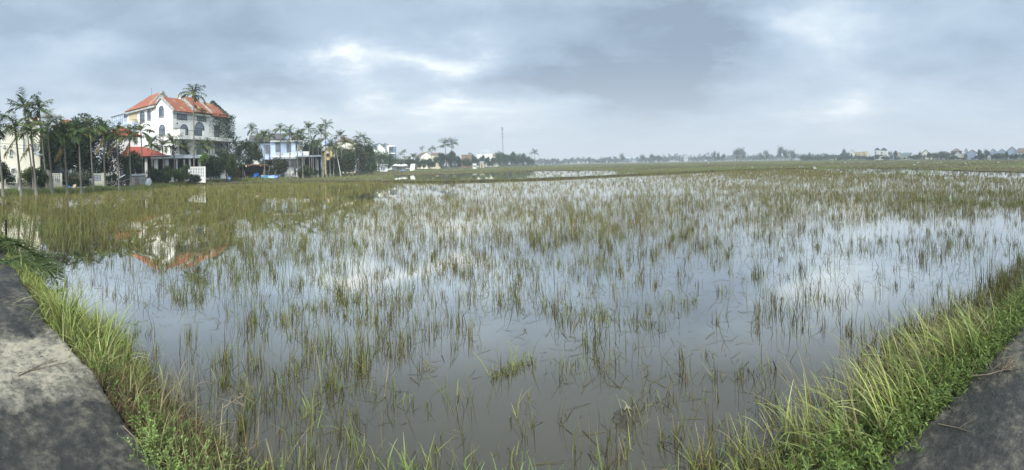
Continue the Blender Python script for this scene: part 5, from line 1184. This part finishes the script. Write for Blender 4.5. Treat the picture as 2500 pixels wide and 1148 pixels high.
FE = [(1955,400,381,14),(1972,400,378,10),(2000,400,380,18),(2012,390,383,22),(2032,390,380,20),(2050,392,378,16),(2060,370,365,18),(2070,372,372,14),(2078,380,378,18),(2092,360,380,24),(2108,362,381,22),(2124,350,383,22),(2128,300,386,18),(2142,292,378,20),(2158,290,382,20),(2174,296,370,18),(2186,300,367,16),(2166,285,385,24),(2192,288,385,24),(2208,290,386,24),(2224,286,380,20),(2238,284,377,18),(2245,290,372,12),(2256,300,379,22),(2270,290,372,24),(2284,286,373,22),(2296,284,370,26),(2310,280,374,26),(2324,250,382,22),(2338,248,384,22),(2352,244,386,16),(2376,238,386,18),(2392,250,364,14),(2398,240,376,28),(2386,244,380,18),(2406,262,365,16),(2412,258,368,20),(2420,240,378,18),(2432,240,376,24),(2446,238,374,22),(2458,236,370,16),(2468,240,378,20),(2480,238,376,22),(2492,236,378,22),(2504,238,374,24)]
for j,(px,D,pt,w) in enumerate(FE): ftree(f'hazy {("dark","grey-green","bushy","spreading")[j%4]} tree of the right village, {ordinal(j+1)} crown counting rightward', px, D, pt, w, (0,1,2,4)[j%4], group='trees of the right village')
for a,b_ in PROT: bpy.data.objects.remove(a); bpy.data.objects.remove(b_)
# the far wood: one hazy mass
fw = Acc()
for px in np.arange(1290,2080,3.2):
    D = 640+60*math.sin(px*.05)+R.uniform(-30,30) if px < 1960 else 470+R.uniform(-30,30); h = R.uniform(7,12)*(1.25 if 1590 < px < 1740 else 1)*(D/640); p = at(px,D,BANKZ)
    P_,_ = crown_pts(120,p.x,p.y,h*.40,3.8,3,h*.60,7,int(px*10)); leaves(fw,P_,2.2,DKG)
for px in np.arange(1960,2560,5):
    D = 330+R.uniform(-25,40) if px < 2300 else 275+R.uniform(-15,20); h = R.uniform(2.6,5.0); p = at(px,D,BANKZ); P_,_ = crown_pts(110,p.x,p.y,h*.42,2.8,2,h*.6,6,int(px*10)); leaves(fw,P_,1.1,DKG)
for px in np.arange(905,1310,4):
    D = bank_D(px)+8+R.uniform(0,14); D = min(D,bank_D(px)*1.3); h = R.uniform(1.0,2.6); p = at(px,min(D,300),BANKZ); P_,_ = crown_pts(60,p.x,p.y,h*.45,2.0,2,h*.55,6,int(px*10)); leaves(fw,P_,.6,DKG+MDG)
tag(fw.build('far_wood', LEAF), 'low hazy wood and hedges along the far side of the paddies', 'wood', None, 'stuff')
# dark undergrowth behind the palm row
ug = Acc()
for px in np.arange(120,905,5):
    D = bank_D(px)*1.0+R.uniform(7,16); h = R.uniform(.8,2.4)*(1.0 if px > 300 else .55); p = at(px,D,BANKZ)
    P_,_ = crown_pts(120,p.x,p.y,h*.45,1.5,1.2,h*.6,7,int(px*3)); leaves(ug,P_,.28,DKG)
for px in np.arange(-60,560,6):
    D = 84+R.uniform(0,14); h = R.uniform(3.0,5.5); p = at(px,D,BANKZ); P_,_ = crown_pts(160,p.x,p.y,h*.5,2.5,2,h*.55,7,int(px*5)+900); leaves(ug,P_,.5,DKG)
for px in np.arange(560,900,6):
    D = 112+R.uniform(0,25); h = R.uniform(3,6.5); p = at(px,D,BANKZ); P_,_ = crown_pts(160,p.x,p.y,h*.5,3,2.5,h*.55,7,int(px*3)+1); leaves(ug,P_,.5,DKG)
tag(ug.build('undergrowth', LEAF), 'dark undergrowth and hedges behind the palm trunks', 'undergrowth', None, 'stuff')
# ------------------------------------------------------------------ bicycle
RUB = mat('rubber', (.02,.02,.02), .8, .1, 5); CHR = mat('bright_metal', (.55,.56,.57), .3, .05, 5, metal=.8); BIKE = mat('cream_bike_paint', (.68,.62,.48), .45, .05, 5)
PLW = mat('white_plastic', (.72,.74,.76), .4, .04, 5); PLK = mat('black_plastic', (.018,.018,.02), .4, .1, 5); PLB = mat('blue_plastic', (.015,.14,.55), .5, .1, 3); SKY = mat('sky_blue_plastic', (.10,.42,.72), .5, .15, 2); FOAM = mat('pale_foam', (.62,.72,.78), .7, .08, 3)
def wheel(parent, x, r, mt=RUB, spokes=10, w=.025, rim=None):
    m = MB(); n = 20; pts = [(x+r*math.cos(2*PI*i/n),0,r+r*math.sin(2*PI*i/n)) for i in range(n+1)]; m.tube(pts,w,6,cap=False); o = m.build('wheel', mt, parent)
    s = MB(); q = MB(); q.tube([(x+(r-w*1.6)*math.cos(2*PI*i/n),0,r+(r-w*1.6)*math.sin(2*PI*i/n)) for i in range(n+1)],w*.8,5,cap=False); q.build('rim', rim or CHR, o)
    for i in range(spokes): a = 2*PI*i/spokes; s.tube([(x,0,r),(x+r*math.cos(a)*.95,0,r+r*math.sin(a)*.95)],.006 if not rim else .02,3)
    s.build('spokes', rim or CHR, o)
B = thing('bicycle','cream step-through bicycle leaning by the gate pier, seen from its side','bicycle',at(265.5,51,BANKZ),-az(265)-.1)
for x in (-.52,.58): wheel(B,x,.34,mat('whitewall',(.45,.45,.42),.7),10,.028)
m = MB(); m.tube([(-.52,0,.34),(-.1,0,.32),(.05,0,.35),(.28,0,.50),(.42,0,.85)],.03,6); m.tube([(-.1,0,.32),(-.22,0,.82)],.028,6); m.tube([(-.52,0,.34),(-.2,0,.62)],.02,6); m.tube([(.42,0,.98),(.38,0,.85),(.58,0,.34)],.025,6); m.tube([(-.2,0,.55),(.36,0,.68)],.022,6); m.build('frame',BIKE,B)
m = MB(); m.blob((-.25,0,.86),.13,8,5,sc=(1,.6,.4)); m.build('saddle',PLK,B); m = MB(); m.tube([(.30,-.26,1.02),(.42,-.2,1.0),(.42,.2,1.0),(.30,.26,1.02)],.018,6); m.build('handlebar',CHR,B)
m = MB(); m.box(.5,.78,-.16,.16,.66,.9); m.build('basket',PLK,B); m = MB(); m.tube([(-.1,-.08,.32),(-.1,.08,.32)],.09,10); m.build('crank',CHR,B); m = MB(); m.box(-.75,-.32,-.05,.05,.70,.72); m.build('rack',CHR,B)
# ------------------------------------------------------------------ scooters
def scooter(label, loc, rz, body, trim, leg, box=None):
    s = thing('motor_scooter',label,'motor scooter',loc,rz,'parked two-wheelers')
    for x in (-.62,.62): wheel(s,x,.27,RUB,6,.055,PLW if body is PLW else CHR)
    m = MB(); m.prism([(-.85,.55),(-.80,.70),(-.35,.78),(.05,.62),(.08,.40),(-.15,.30),(-.55,.42)],-.14,.14,'y'); m.prism([(-.1,.28),(.32,.28),(.32,.34),(-.1,.38)],-.17,.17,'y'); m.build('body',body,s)
    m = MB(); m.prism([(.30,.28),(.42,.40),(.44,.85),(.36,.98),(.33,.80),(.26,.42)],-.20,.20,'y'); m.prism([(.36,.50),(.70,.60),(.72,.64),(.40,.62)],-.07,.07,'y'); m.build('leg_shield',leg,s)
    m = MB(); m.prism([(-.85,.74),(-.80,.82),(-.2,.84),(.02,.74),(.0,.68),(-.35,.78)],-.13,.13,'y'); m.build('seat',trim,s)
    m = MB(); m.tube([(.64,0,.27),(.42,0,.88)],.045,6); m.tube([(.28,-.32,1.02),(.38,-.15,1.0),(.38,.15,1.0),(.28,.32,1.02)],.022,6); m.build('handlebar',PLK,s)
    m = MB(); m.blob((.46,0,.96),.11,8,5,sc=(.8,1.1,.8)); m.build('headlight',leg,s); m = MB(); m.tube([(-.9,-.17,.3),(-.2,-.17,.28)],.05,7); m.build('exhaust',CHR,s)
    for y in (-.24,.24): m = MB(); m.tube([(.36,y,1.0),(.36,y*1.25,1.15)],.01,4); m.blob((.36,y*1.3,1.18),.05,6,4,sc=(.4,1.2,.8)); m.build('mirror',PLK,s)
    if box: m = MB(); m.box(-1.0,-.62,-.2,.2,.84,1.18); m.build('luggage_box',PLK,s)
    return s
scooter('white-fronted scooter with a black box parked under the dark trees',at(221,50.5,BANKZ),-az(221)+PI-.55+2.2,PLW,PLK,PLW,True)
scooter('black scooter with white wheels under the pole shelter, left of the blue-draped one',at(611,82,BANKZ),-az(611)+.3,PLK,PLK,PLK)
scooter('second black scooter standing behind the white-wheeled one in the pole shelter',at(603,84,BANKZ),-az(603)-.5,PLK,PLK,PLW)
scooter('scooter half covered by a blue sheet under the pole shelter',at(626,82,BANKZ),-az(626)+.7,PLK,PLK,PLB)
c = MB(); c.add([(-.5,-.25,1.0),(.5,-.25,1.15),(.5,.25,1.1),(-.5,.25,.95),(-.65,-.3,.1),(-.25,-.35,.2),(.62,-.28,.8)],[(0,1,2,3),(0,4,5,1),(1,5,6)])
o = c.build('cover_sheet',PLB,loc=at(625,81.4,BANKZ)); md = o.modifiers.new('s','SOLIDIFY'); md.thickness = .04; o.rotation_euler.z = .8; tag(o,'bright blue sheet draped over a scooter in the pole shelter','cover')
# ------------------------------------------------------------------ rough pole shelter
D = 80; Sh = place('pole_shelter','rough open shelter of crooked poles with a sagging stick roof','shelter',602,D,.05)
def X(p): return lx(p,602,D)
zt = lz(602,404,D)
for p,q,z in ((567,564,zt*.9),(589,600,zt*1.15),(646,640,zt),(648,646,zt*.95),(660,655,zt*.95),(676,668,zt*.6)):
    y = R.uniform(-.6,1.5); m = MB(); m.tube([(X(q)*1.0,y,0),((X(p)+X(q))/2+.1,y,z*.5),(X(p),y,z)],[.11,.09,.07],6); m.build('post',BARKP,Sh)
m = MB()
for k in range(26):
    x0 = X(562)+R.uniform(0,1)*(X(650)-X(562)); L_ = R.uniform(1.2,3.2); y = R.uniform(-.8,1.8); z = zt+R.uniform(-.15,.18); m.tube([(x0,y,z),(x0+L_*.5,y+R.uniform(-.2,.2),z+R.uniform(-.1,.15)),(min(x0+L_,X(654)),y+R.uniform(-.3,.3),z+R.uniform(-.1,.1))],R.uniform(.03,.07),5)
m.build('roof_sticks',WOOD,Sh)
m = MB(); m.box(X(564),X(650),-.9,2.6,zt-.05,zt-.02); m.build('roof_mat',mat('dry_thatch',(.14,.10,.06),.95,.4,3),Sh)
m = MB(); m.box(X(563),X(652),2.8,2.9,0,zt-.1); m.build('back_wall',SHADE,Sh)
m = MB(); n = 5
for i in range(n): m.box(X(569)+i*.32,X(569)+i*.32+.26,1.6,1.66,0,zt-.3)
m.build('plank_wall',mat('brown_planks',(.16,.07,.035),.85,.3,3,squash=(1,1,.2)),Sh)
b = thing('fish_trap','tan bag-shaped cloth hanging from the left end of the pole shelter','hanging cloth',at(573,79,lz(573,404.5,79)+BANKZ)); m = MB(); m.lathe([(.55,0),(.50,-.18),(.36,-.4),(.12,-.58),(.02,-.6)],n=12); m.build('bag',TANB,b); m = MB(); m.lathe([(.60,-.03),(.60,.05),(.54,.05)],n=12); m.build('rim',WOOD,b)
for i,(px,mt,lab,h) in enumerate(((581.5,FOAM,'white bottle hanging under the shelter roof beside the tan cloth',.45),(601,CREAM,'cream rag hanging under the shelter roof, middle of the row',.35),(608,mat('red_cloth',(.5,.06,.04),.8),'small red cloth hanging under the shelter roof',.28),(636,mat('orange_cloth',(.55,.2,.05),.8),'orange cloth hanging near the right end of the shelter roof',.3))):
    t = thing('hanging_cloth',lab,'cloth',at(px,79,zt-.05)); m = MB(); m.lathe([(.02,0),(.08,-.04),(.12,-h*.5),(.10,-h),(.02,-h)],n=8); m.build('cloth',mt,t)
# crates, tank, sacks
labs = ['first sky-blue crate from the shelter, with a darker blue band','second sky-blue crate in the row beside the shelter','third crate of the row, pale foam with blue lid','fourth crate of the row, pale foam box beside two bright ones','last bright blue crate at the right end of the row']
for i,px in enumerate((641,649.5,658,666,673.5)):
    D_ = 80-i*.1; c = thing('crate',labs[i],'crate',at(px,D_,BANKZ),-az(px)+R.uniform(-.1,.1),'crates in a row on the grass'); mt = (SKY,SKY,FOAM,FOAM,PLB)[i]
    w,d,h = .34,.25,.55; m = MB()
    m.box(-w,w,-d,d,0,.05); m.box(-w,w,-d,-d+.04,.05,h); m.box(-w,w,d-.04,d,.05,h); m.box(-w,-w+.04,-d+.04,d-.04,.05,h); m.box(w-.04,w,-d+.04,d-.04,.05,h); m.build('box',mt,c)
    m = MB(); m.box(-w-.03,w+.03,-d-.03,d+.03,h+.002,h+.07); m.build('lid',(FOAM,SKY,PLB,SKY,SKY)[i],c); m = MB(); m.box(-w+.05,w-.05,-d-.02,-d-.002,.2,.32); m.build('band',(PLB,PLB,SKY,PLB,FOAM)[i],c)
T = thing('water_tank','small blue and white barrel on the grass below the yellowish tree','barrel',at(558.5,66,BANKZ)); m = MB(); m.lathe([(.02,0),(.25,0),(.27,.25),(.27,.7),(.22,.8),(.02,.8)],n=12); m.build('barrel',PLB,T); m = MB(); m.lathe([(.28,.3),(.285,.35),(.285,.55),(.28,.6)],n=12); m.build('label_band',FOAM,T)
Sk = thing('sack','bulging white sack standing beside the low grey concrete shed','sack',at(361,50,BANKZ),-az(361)); m = MB(); m.lathe([(.02,0),(.36,.02),(.42,.25),(.38,.6),(.26,.85),(.12,.95),(.02,.97)],n=9); m.v = [(x*(1+R.uniform(-.18,.18))+z*.12,y*.7*(1+R.uniform(-.15,.15)),z*(1+R.uniform(-.05,.05))) for x,y,z in m.v]; m.build('bag',mat('sack_cloth',(.42,.45,.47),.8,.2,4),Sk); m = MB(); m.tube([(.10,0,.94),(.16,0,1.02),(.26,.03,1.04)],[.05,.04,.07],6); m.build('neck',mat('sack_cloth',(.4,.4,.4)),Sk)
Sk = thing('sack','square white bag resting against a palm foot by the cream fence','bag',at(49,40.2,BANKZ-.05),-az(49)); m = MB(); m.prism([(-.20,0),(.18,.02),(.20,.46),(.08,.5),(-.16,.48)],-.1,.12,'y'); m.build('bag',PLW,Sk); m = MB(); m.tube([(-.1,0,.48),(0,0,.62),(.1,0,.48)],.012,4); m.build('handle',PLW,Sk)
G_ = place('concrete_shed','low grey concrete shed with a sloping sheet roof behind a palm trunk','shed',338,51.5,.05); w = 34/F*51.5/2; h = lz(338,429,51.5)
m = MB(); m.box(-w,w,0,1.6,0,h); m.build('wall',CONC,G_); m = MB(); m.slab([(-w-.2,-.2,h-.02),(w+.2,-.2,h+.06),(w+.2,1.8,h+.22),(-w-.2,1.8,h+.14)],-.06); m.build('roof',METAL,G_); m = MB(); m.box(-w*.5,w*.1,-.03,-.002,0,h*.7); m.build('door',mat('rusty_sheet',(.15,.12,.11),.7,.3,3),G_)
A = place('handcart','white-framed handcart tipped beside the low grey shed','handcart',300,51.5,.1); m = MB(); m.tube([(-.9,0,.1),(-.8,0,.9),(.3,0,1.45)],.05,6); m.tube([(-.9,.6,.1),(-.8,.6,.9),(.3,.6,1.45)],.05,6); m.tube([(-.8,0,.9),(-.8,.6,.9)],.04,6); m.tube([(.3,0,1.45),(.3,.6,1.45)],.04,6); m.build('frame',PLW,A)
m = MB(); m.slab([(-.6,.05,.5),(.9,.05,.9),(.9,.55,.9),(-.6,.55,.5)],.06); m.build('bed',CONC,A); wheel(A,.1,.3,RUB,8,.04)
# builder's rubbish on the bank
rub = MB()
rb = random.Random(9)
for k in range(160):
    px = rb.gauss(150,34); D_ = 44.5+rb.uniform(0,1.6); p = at(px,D_,BANKZ); s_ = rb.uniform(.05,.22)
    rub.blob((p.x,p.y,BANKZ+s_*.3),s_,5,3,.6,sc=(1.6,1,.5),rnd=rb)
tag(rub.build('rubble',mat('pale_rubble',(.42,.41,.37),.9,.35,1.5)),'heap of pale rubble and broken plaster along the bank before the cream panel','rubble',None,'stuff')
for px,py,D_,s_,mt,lab in ((166,455,45.5,.8,PLB,'crumpled blue plastic sheet on the rubble'),(150,452,46,1.1,CONC,'grey sheet draped over planks on the rubble'),(178,463,43.6,.5,TANB,'square tan board leaning on the rubble heap')):
    t = thing('sheet' if s_ != .5 else 'board',lab,'sheet' if s_ != .5 else 'board',at(px,D_,BANKZ),R.uniform(-.3,.3)); m = MB()
    if s_ == .5: m.slab([(-.25,0,0),(.25,0,.02),(.28,.25,.5),(-.2,.25,.48)],.04)
    else:
        g = 6; vs = [(s_*(i/g-.5)*1.6,s_*(j/g-.5),.08+.35*s_*math.exp(-((i/g-.5)**2+(j/g-.5)**2)*6)+R.uniform(-.05,.05)) for j in range(g+1) for i in range(g+1)]
        m.add(vs,[(j*(g+1)+i,j*(g+1)+i+1,(j+1)*(g+1)+i+1,(j+1)*(g+1)+i) for j in range(g) for i in range(g)])
    o = m.build('panel',mt,t)
    if s_ != .5: md = o.modifiers.new('s','SOLIDIFY'); md.thickness = .03
# poles
for px,pt,D_,ln,lab,mt,r_ in ((829,368,92,-1.2,'leaning white plastic pole before the dark flowering tree',POLEW,.11),(776,390,90,0,'short pale concrete post in front of the lean-to',POLEW,.16),(748,404,86,0,'short grey post with a square head by the balustrade',CONC,.2)):
    P = thing('pole',lab,'pole',at(px+(3 if ln else 0),D_,BANKZ)); h = lz(px,pt,D_); m = MB(); m.tube([(0,0,-.2),(ln*.5,0,h/2),(ln,0,h)],r_,8); m.build('shaft',mt,P); m = MB(); m.lathe([(r_*1.15,h-.1),(r_*1.15,h),(.01,h+.02)],(ln,0,0),8); m.build('cap',mt,P)
for i,(px,pt,D_) in enumerate(((1331,390,300),(1439,385,310),(1588,379.5,330),(1660,382,360),(1932,371,300),(2079,374,280),(2224,376,250),(2458,385,240),(1293,372,330),(1298,370,335))):
    P = thing('utility_pole',f'thin dark utility pole in the far paddies, {ordinal(i+1 if i < 8 else i-7)} {"counting rightward" if i < 8 else "beside the lone coconut palm"}','utility pole',at(px,D_,WZ),0,'utility poles across the paddies'); h = lz(px,pt,D_,WZ); m = MB(); m.tube([(0,0,-.3),(0,0,h)],[.22,.15],6); m.build('shaft',IRON if i < 8 else CONC,P); m = MB(); m.box(-.9,.9,-.07,.07,h-.7,h-.58); m.build('crossarm',IRON,P)
# wires along the village street, one sagging line
w = thing('power_line','thin sagging cables strung across the front of the cream house','cable',at(0,47,5.3)); m = MB()
for dz in (0,.45):
    A_,B_ = at(-40,47,0),at(290,60,0); d = B_-A_; o = at(0,47,0)
    m2_ = MB(); m2_.tube([tuple(A_-o+d*t+Vector((0,0,dz-.5*math.sin(PI*t)))) for t in [i/14 for i in range(15)]],.02,4); m2_.build('cable',IRON,w)
# ------------------------------------------------------------------ egrets
EW = mat('egret_white',(.80,.80,.78),.8,.03,5); BILL = mat('bill_yellow',(.45,.32,.06),.6); LEGK = mat('leg_black',(.02,.02,.02),.6)
def egret(label, px, py, s=1.0, rz=0, down=False):
    p = G(px,py,WZ+.02); e = thing('egret',label,'egret',p,rz,'white egrets in the paddies'); e.scale = (s,s,s); m = MB()
    neck = [(.16,0,.42),(.24,0,.50),(.22,0,.62),(.17,0,.72),(.22,0,.80),(.28,0,.82)] if not down else [(.16,0,.42),(.26,0,.46),(.36,0,.42),(.44,0,.34),(.48,0,.30)]
    m.blob((0,0,.38),.15,10,8,sc=(1.5,.75,.8)); m.tube(neck,[.07,.045,.032,.028,.038,.03][:len(neck)],8); m.tube([(-.2,0,.37),(-.38,0,.32)],[.07,.02],6); o = m.build('body',EW,e,smooth=True)
    h = neck[-1]; m = MB(); m.tube([h,(h[0]+.13,0,h[2]-.02)] if not down else [h,(h[0]+.07,0,h[2]-.1)],[.018,.003],5); m.build('bill',BILL,e)
    for y in (-.04,.04): m = MB(); m.tube([(.02,y,.30),(-.01,y,.15),(.02,y,-.02)],.011,5); m.build('leg',LEGK,e)
egret('white egret standing upright in the far shallow water, nearest the picture centre',1730,401.5,1.5,.3)
egret('white egret at the right end of the grassy bund beside open water',1989,415.5,1.0,2.6)
for i,(px,py) in enumerate(((1872,397.5),(2031,398),(2063,399),(2232,405.5),(2241,399.5),(2281,399),(2288,401),(2297,399.5),(2357,402.5),(2437,399))): egret(f'small white feeding egret far out on the green paddies, {ordinal(i+1)} counting rightward',px,py,1.0,R.uniform(0,6.28),True)
# ------------------------------------------------------------------ near the road
Pp = thing('post','dark wooden post standing in the water by the fallen fronds','post',G(15,600,WZ)); d = G(15,600,WZ).length; D_ = Vector((Pp.location.x,Pp.location.y)).length
h = Z(15,538,D_)-WZ; m = MB(); m.tube([(0,0,-.2),(.0,.0,h*.5),(-.01,0,h)],[.042,.04,.037],8); m.build('shaft',mat('dark_wood',(.022,.018,.015),.8,.3,8,squash=(1,1,.2)),Pp); m = MB(); m.lathe([(.037,h),(.03,h+.02),(.005,h+.03)],(-.01,0,0),8); m.build('top',mat('dark_wood',(.03,.02,.02)),Pp)
# fallen palm fronds, thrown on the bank
FRG = [(.07,.115,.03),(.11,.155,.045),(.045,.08,.02),(.14,.18,.06)]
def fallen(label, p0, p1, p2, n, leaf, side_drop):
    t = thing('palm_frond',label,'palm frond',p0); A_,B_,C_ = Vector((0,0,0)),p1-p0,p2-p0; pts = [A_*(1-u)**2+B_*2*u*(1-u)+C_*u*u for u in [i/24 for i in range(25)]]
    MB().tube(pts,[.022*(1-.75*i/24) for i in range(25)],6).build('midrib',mat('frond_midrib',(.20,.20,.08),.6,.2,5),t)
    ac = Acc(); m = n; u = NP.uniform(.04,1,m); P_ = np.array([tuple(pts[min(24,int(q*24))].lerp(pts[min(24,int(q*24)+1)],q*24-int(q*24))) for q in u]); d = (C_-A_); a0 = math.atan2(d.x,d.y)
    s_ = NP.choice([-1,1],m,p=[.5,.5]); c = pick(FRG,m); ln = NP.uniform(1.2,1.75,m)
    ac.add(ribbons(P_,a0+s_*NP.uniform(.35,.9,m),leaf*np.sin(np.clip(u*2.4+.5,0,3))*NP.uniform(.8,1.15,m)+.08,np.full(m,.045),ln,NP.uniform(.3,side_drop,m),6,c*.7,c*1.2,None,a0+s_*NP.uniform(.2,1.0,m),))
    ac.build('leaflets',BLADE,t); return t
def g3(px,py,z): return G(px,py,z)
fallen('fallen green palm frond drooping over the bank, tips in the water',g3(-60,590,.10)+Vector((0,0,.16)),g3(60,596,.22)+Vector((0,0,.16)),g3(140,690,-.28),330,.70,1.0)
fallen('second fallen palm frond draped from the foot of the dark post over the road edge',g3(60,600,.22),g3(10,575,.32),g3(-70,600,.15),280,.60,1.5)
fallen('third fallen frond lying under the others, half in shadow',g3(-20,640,.03)+Vector((0,0,.05)),g3(60,630,.10),g3(125,665,-.1),200,.5,.9)
# half-sunk pale plastic bag
b = thing('plastic_bag','pale torn plastic bag half sunk in the muddy water, white knot on top','plastic bag',G(1530,1022,WZ)); m = MB(); rr = random.Random(2)
n_, k_ = 26, 9; vs = []
for a in range(n_):
    th = 2*PI*a/n_; R_ = .165*(1+.16*math.sin(2*th+.6)+.10*math.sin(3*th+1)+.05*math.sin(7*th)+rr.uniform(-.03,.03))
    for q in range(k_):
        u = q/(k_-1); vs.append((R_*u*math.cos(th), R_*1.25*u*math.sin(th), -.012+.034*(1-u*u)+.007*math.sin(9*th+6*u)*u+rr.uniform(-.003,.003)))
m.add(vs,[(a*k_+q,a*k_+q+1,((a+1)%n_)*k_+q+1,((a+1)%n_)*k_+q) for a in range(n_) for q in range(k_-1)])
m.build('bag',mat('muddy_plastic',(.040,.037,.026),.4,.25,22,col2=(.085,.076,.055),bump=.6),b,smooth=True); m = MB(); m.tube([(.0,.09,.02),(.03,.11,.035),(.06,.10,.02),(.08,.07,.012)],[.006,.016,.014,.004],7); m.build('knot',mat('white_plastic_film',(.15,.135,.11),.5,.3,14),b,smooth=True)
# low mat of living grass in the water near the middle
gm = Acc(); p0,p1 = G(1200,925,WZ),G(1290,885,WZ); n = 70; t = NP.random(n); x = p0.x+(p1.x-p0.x)*t+NP.normal(0,.045,n); y = p0.y+(p1.y-p0.y)*t+NP.normal(0,.03,n); tufts(gm,x,y,np.full(n,.6),6,.16,.008,4,.3,lean=1.1,spread=.07)
tufts(gm,x[:16],y[:16],np.full(16,1.0),2,.30,.009,5,.7,lean=.3)
o = gm.build('grass_clump',BLADE); tag(o,'tangled mat of green and brown grass afloat near the middle of the foreground water','grass clump')
# dry stalks and twigs lying on the road
tw = mat('dry_twig',(.17,.135,.085),.9,.2,8)
def stalk(label, pts, r, br=0):
    o = thing('dry_stalk',label,'dry stalk',pts[0]); q = [p-pts[0] for p in pts]; MB().tube(q,[r*(1-.7*i/(len(q)-1)) for i in range(len(q))],5).build('stem',tw,o)
    m = MB(); rr = random.Random(len(label))
    for k in range(br):
        s = q[len(q)//2].lerp(q[-1],rr.random()); m.tube([s,s+Vector((rr.uniform(-.12,.2),rr.uniform(-.1,.1),rr.uniform(.0,.04))),s+Vector((rr.uniform(-.2,.35),rr.uniform(-.15,.15),rr.uniform(.005,.06)))],[r*.5,r*.4,r*.15],4)
    if br: m.build('side_shoots',tw,o)
stalk('thin dry stalk lying across the pale dry patch of the left road',[g3(45,918,.006),g3(100,890,.012),g3(140,880,.006)],.006,2)
stalk('second short dry stalk on the pale patch, lying level',[g3(75,905,.006),g3(110,897,.01),g3(175,880,.006)],.005,1)
stalk('dry stalk on the dark road near the bottom corner weeds',[g3(300,1040,.008),g3(325,1065,.012),g3(355,1098,.006)],.006,2)
stalk('bushy dry rootstock lying at the edge of the right wet road',[g3(2372,918,.03),g3(2410,915,.05),g3(2450,903,.03),g3(2480,902,.01)],.008,14)
stalk('long bare branch reaching up over the water from the left bank',[g3(500,1050,-.30),g3(545,1010,-.05)+Vector((0,0,.05)),g3(600,960,.05)],.008,5)
stalk('long thin straw lying on the right wet road',[g3(2290,1035,.008),g3(2340,1045,.010),g3(2380,1058,.006)],.004,1)
# bamboo fence and dark gate under the dense trees
def X(p): return lx(p,184,50)
Bf = place('bamboo_fence','dark fence of upright bamboo poles under the dense trees','fence',184,51); zt = lz(184,426,50)
rb = random.Random(4)
for j in range(2): m = MB(); m.box(X(166),X(206),-.03,.03,zt*(.35+.45*j),zt*(.35+.45*j)+.05); m.build('rail',WOOD,Bf)
m = MB()
for i in range(26): x = X(166)+i*(X(206)-X(166))/25; m.tube([(x,-.06,0),(x+rb.uniform(-.08,.08),-.06,zt*rb.uniform(.8,1.1))],.03,5)
m.build('poles',mat('bamboo_pole',(.17,.14,.07),.7,.4,3),Bf)
Dg = place('gate','dark blue-grey sheet gate beside the cream pierced panel','gate',157,52,.1); m = MB(); m.box(lx(149,157,52),lx(166,157,52),0,.05,0,lz(157,418,52)); m.build('leaf_panel',mat('dark_sheet',(.05,.065,.075),.6,.15,2),Dg); m = MB(); m.box(lx(149,157,52),lx(166,157,52),-.04,-.002,1.0,1.1); m.build('rail',IRON,Dg)
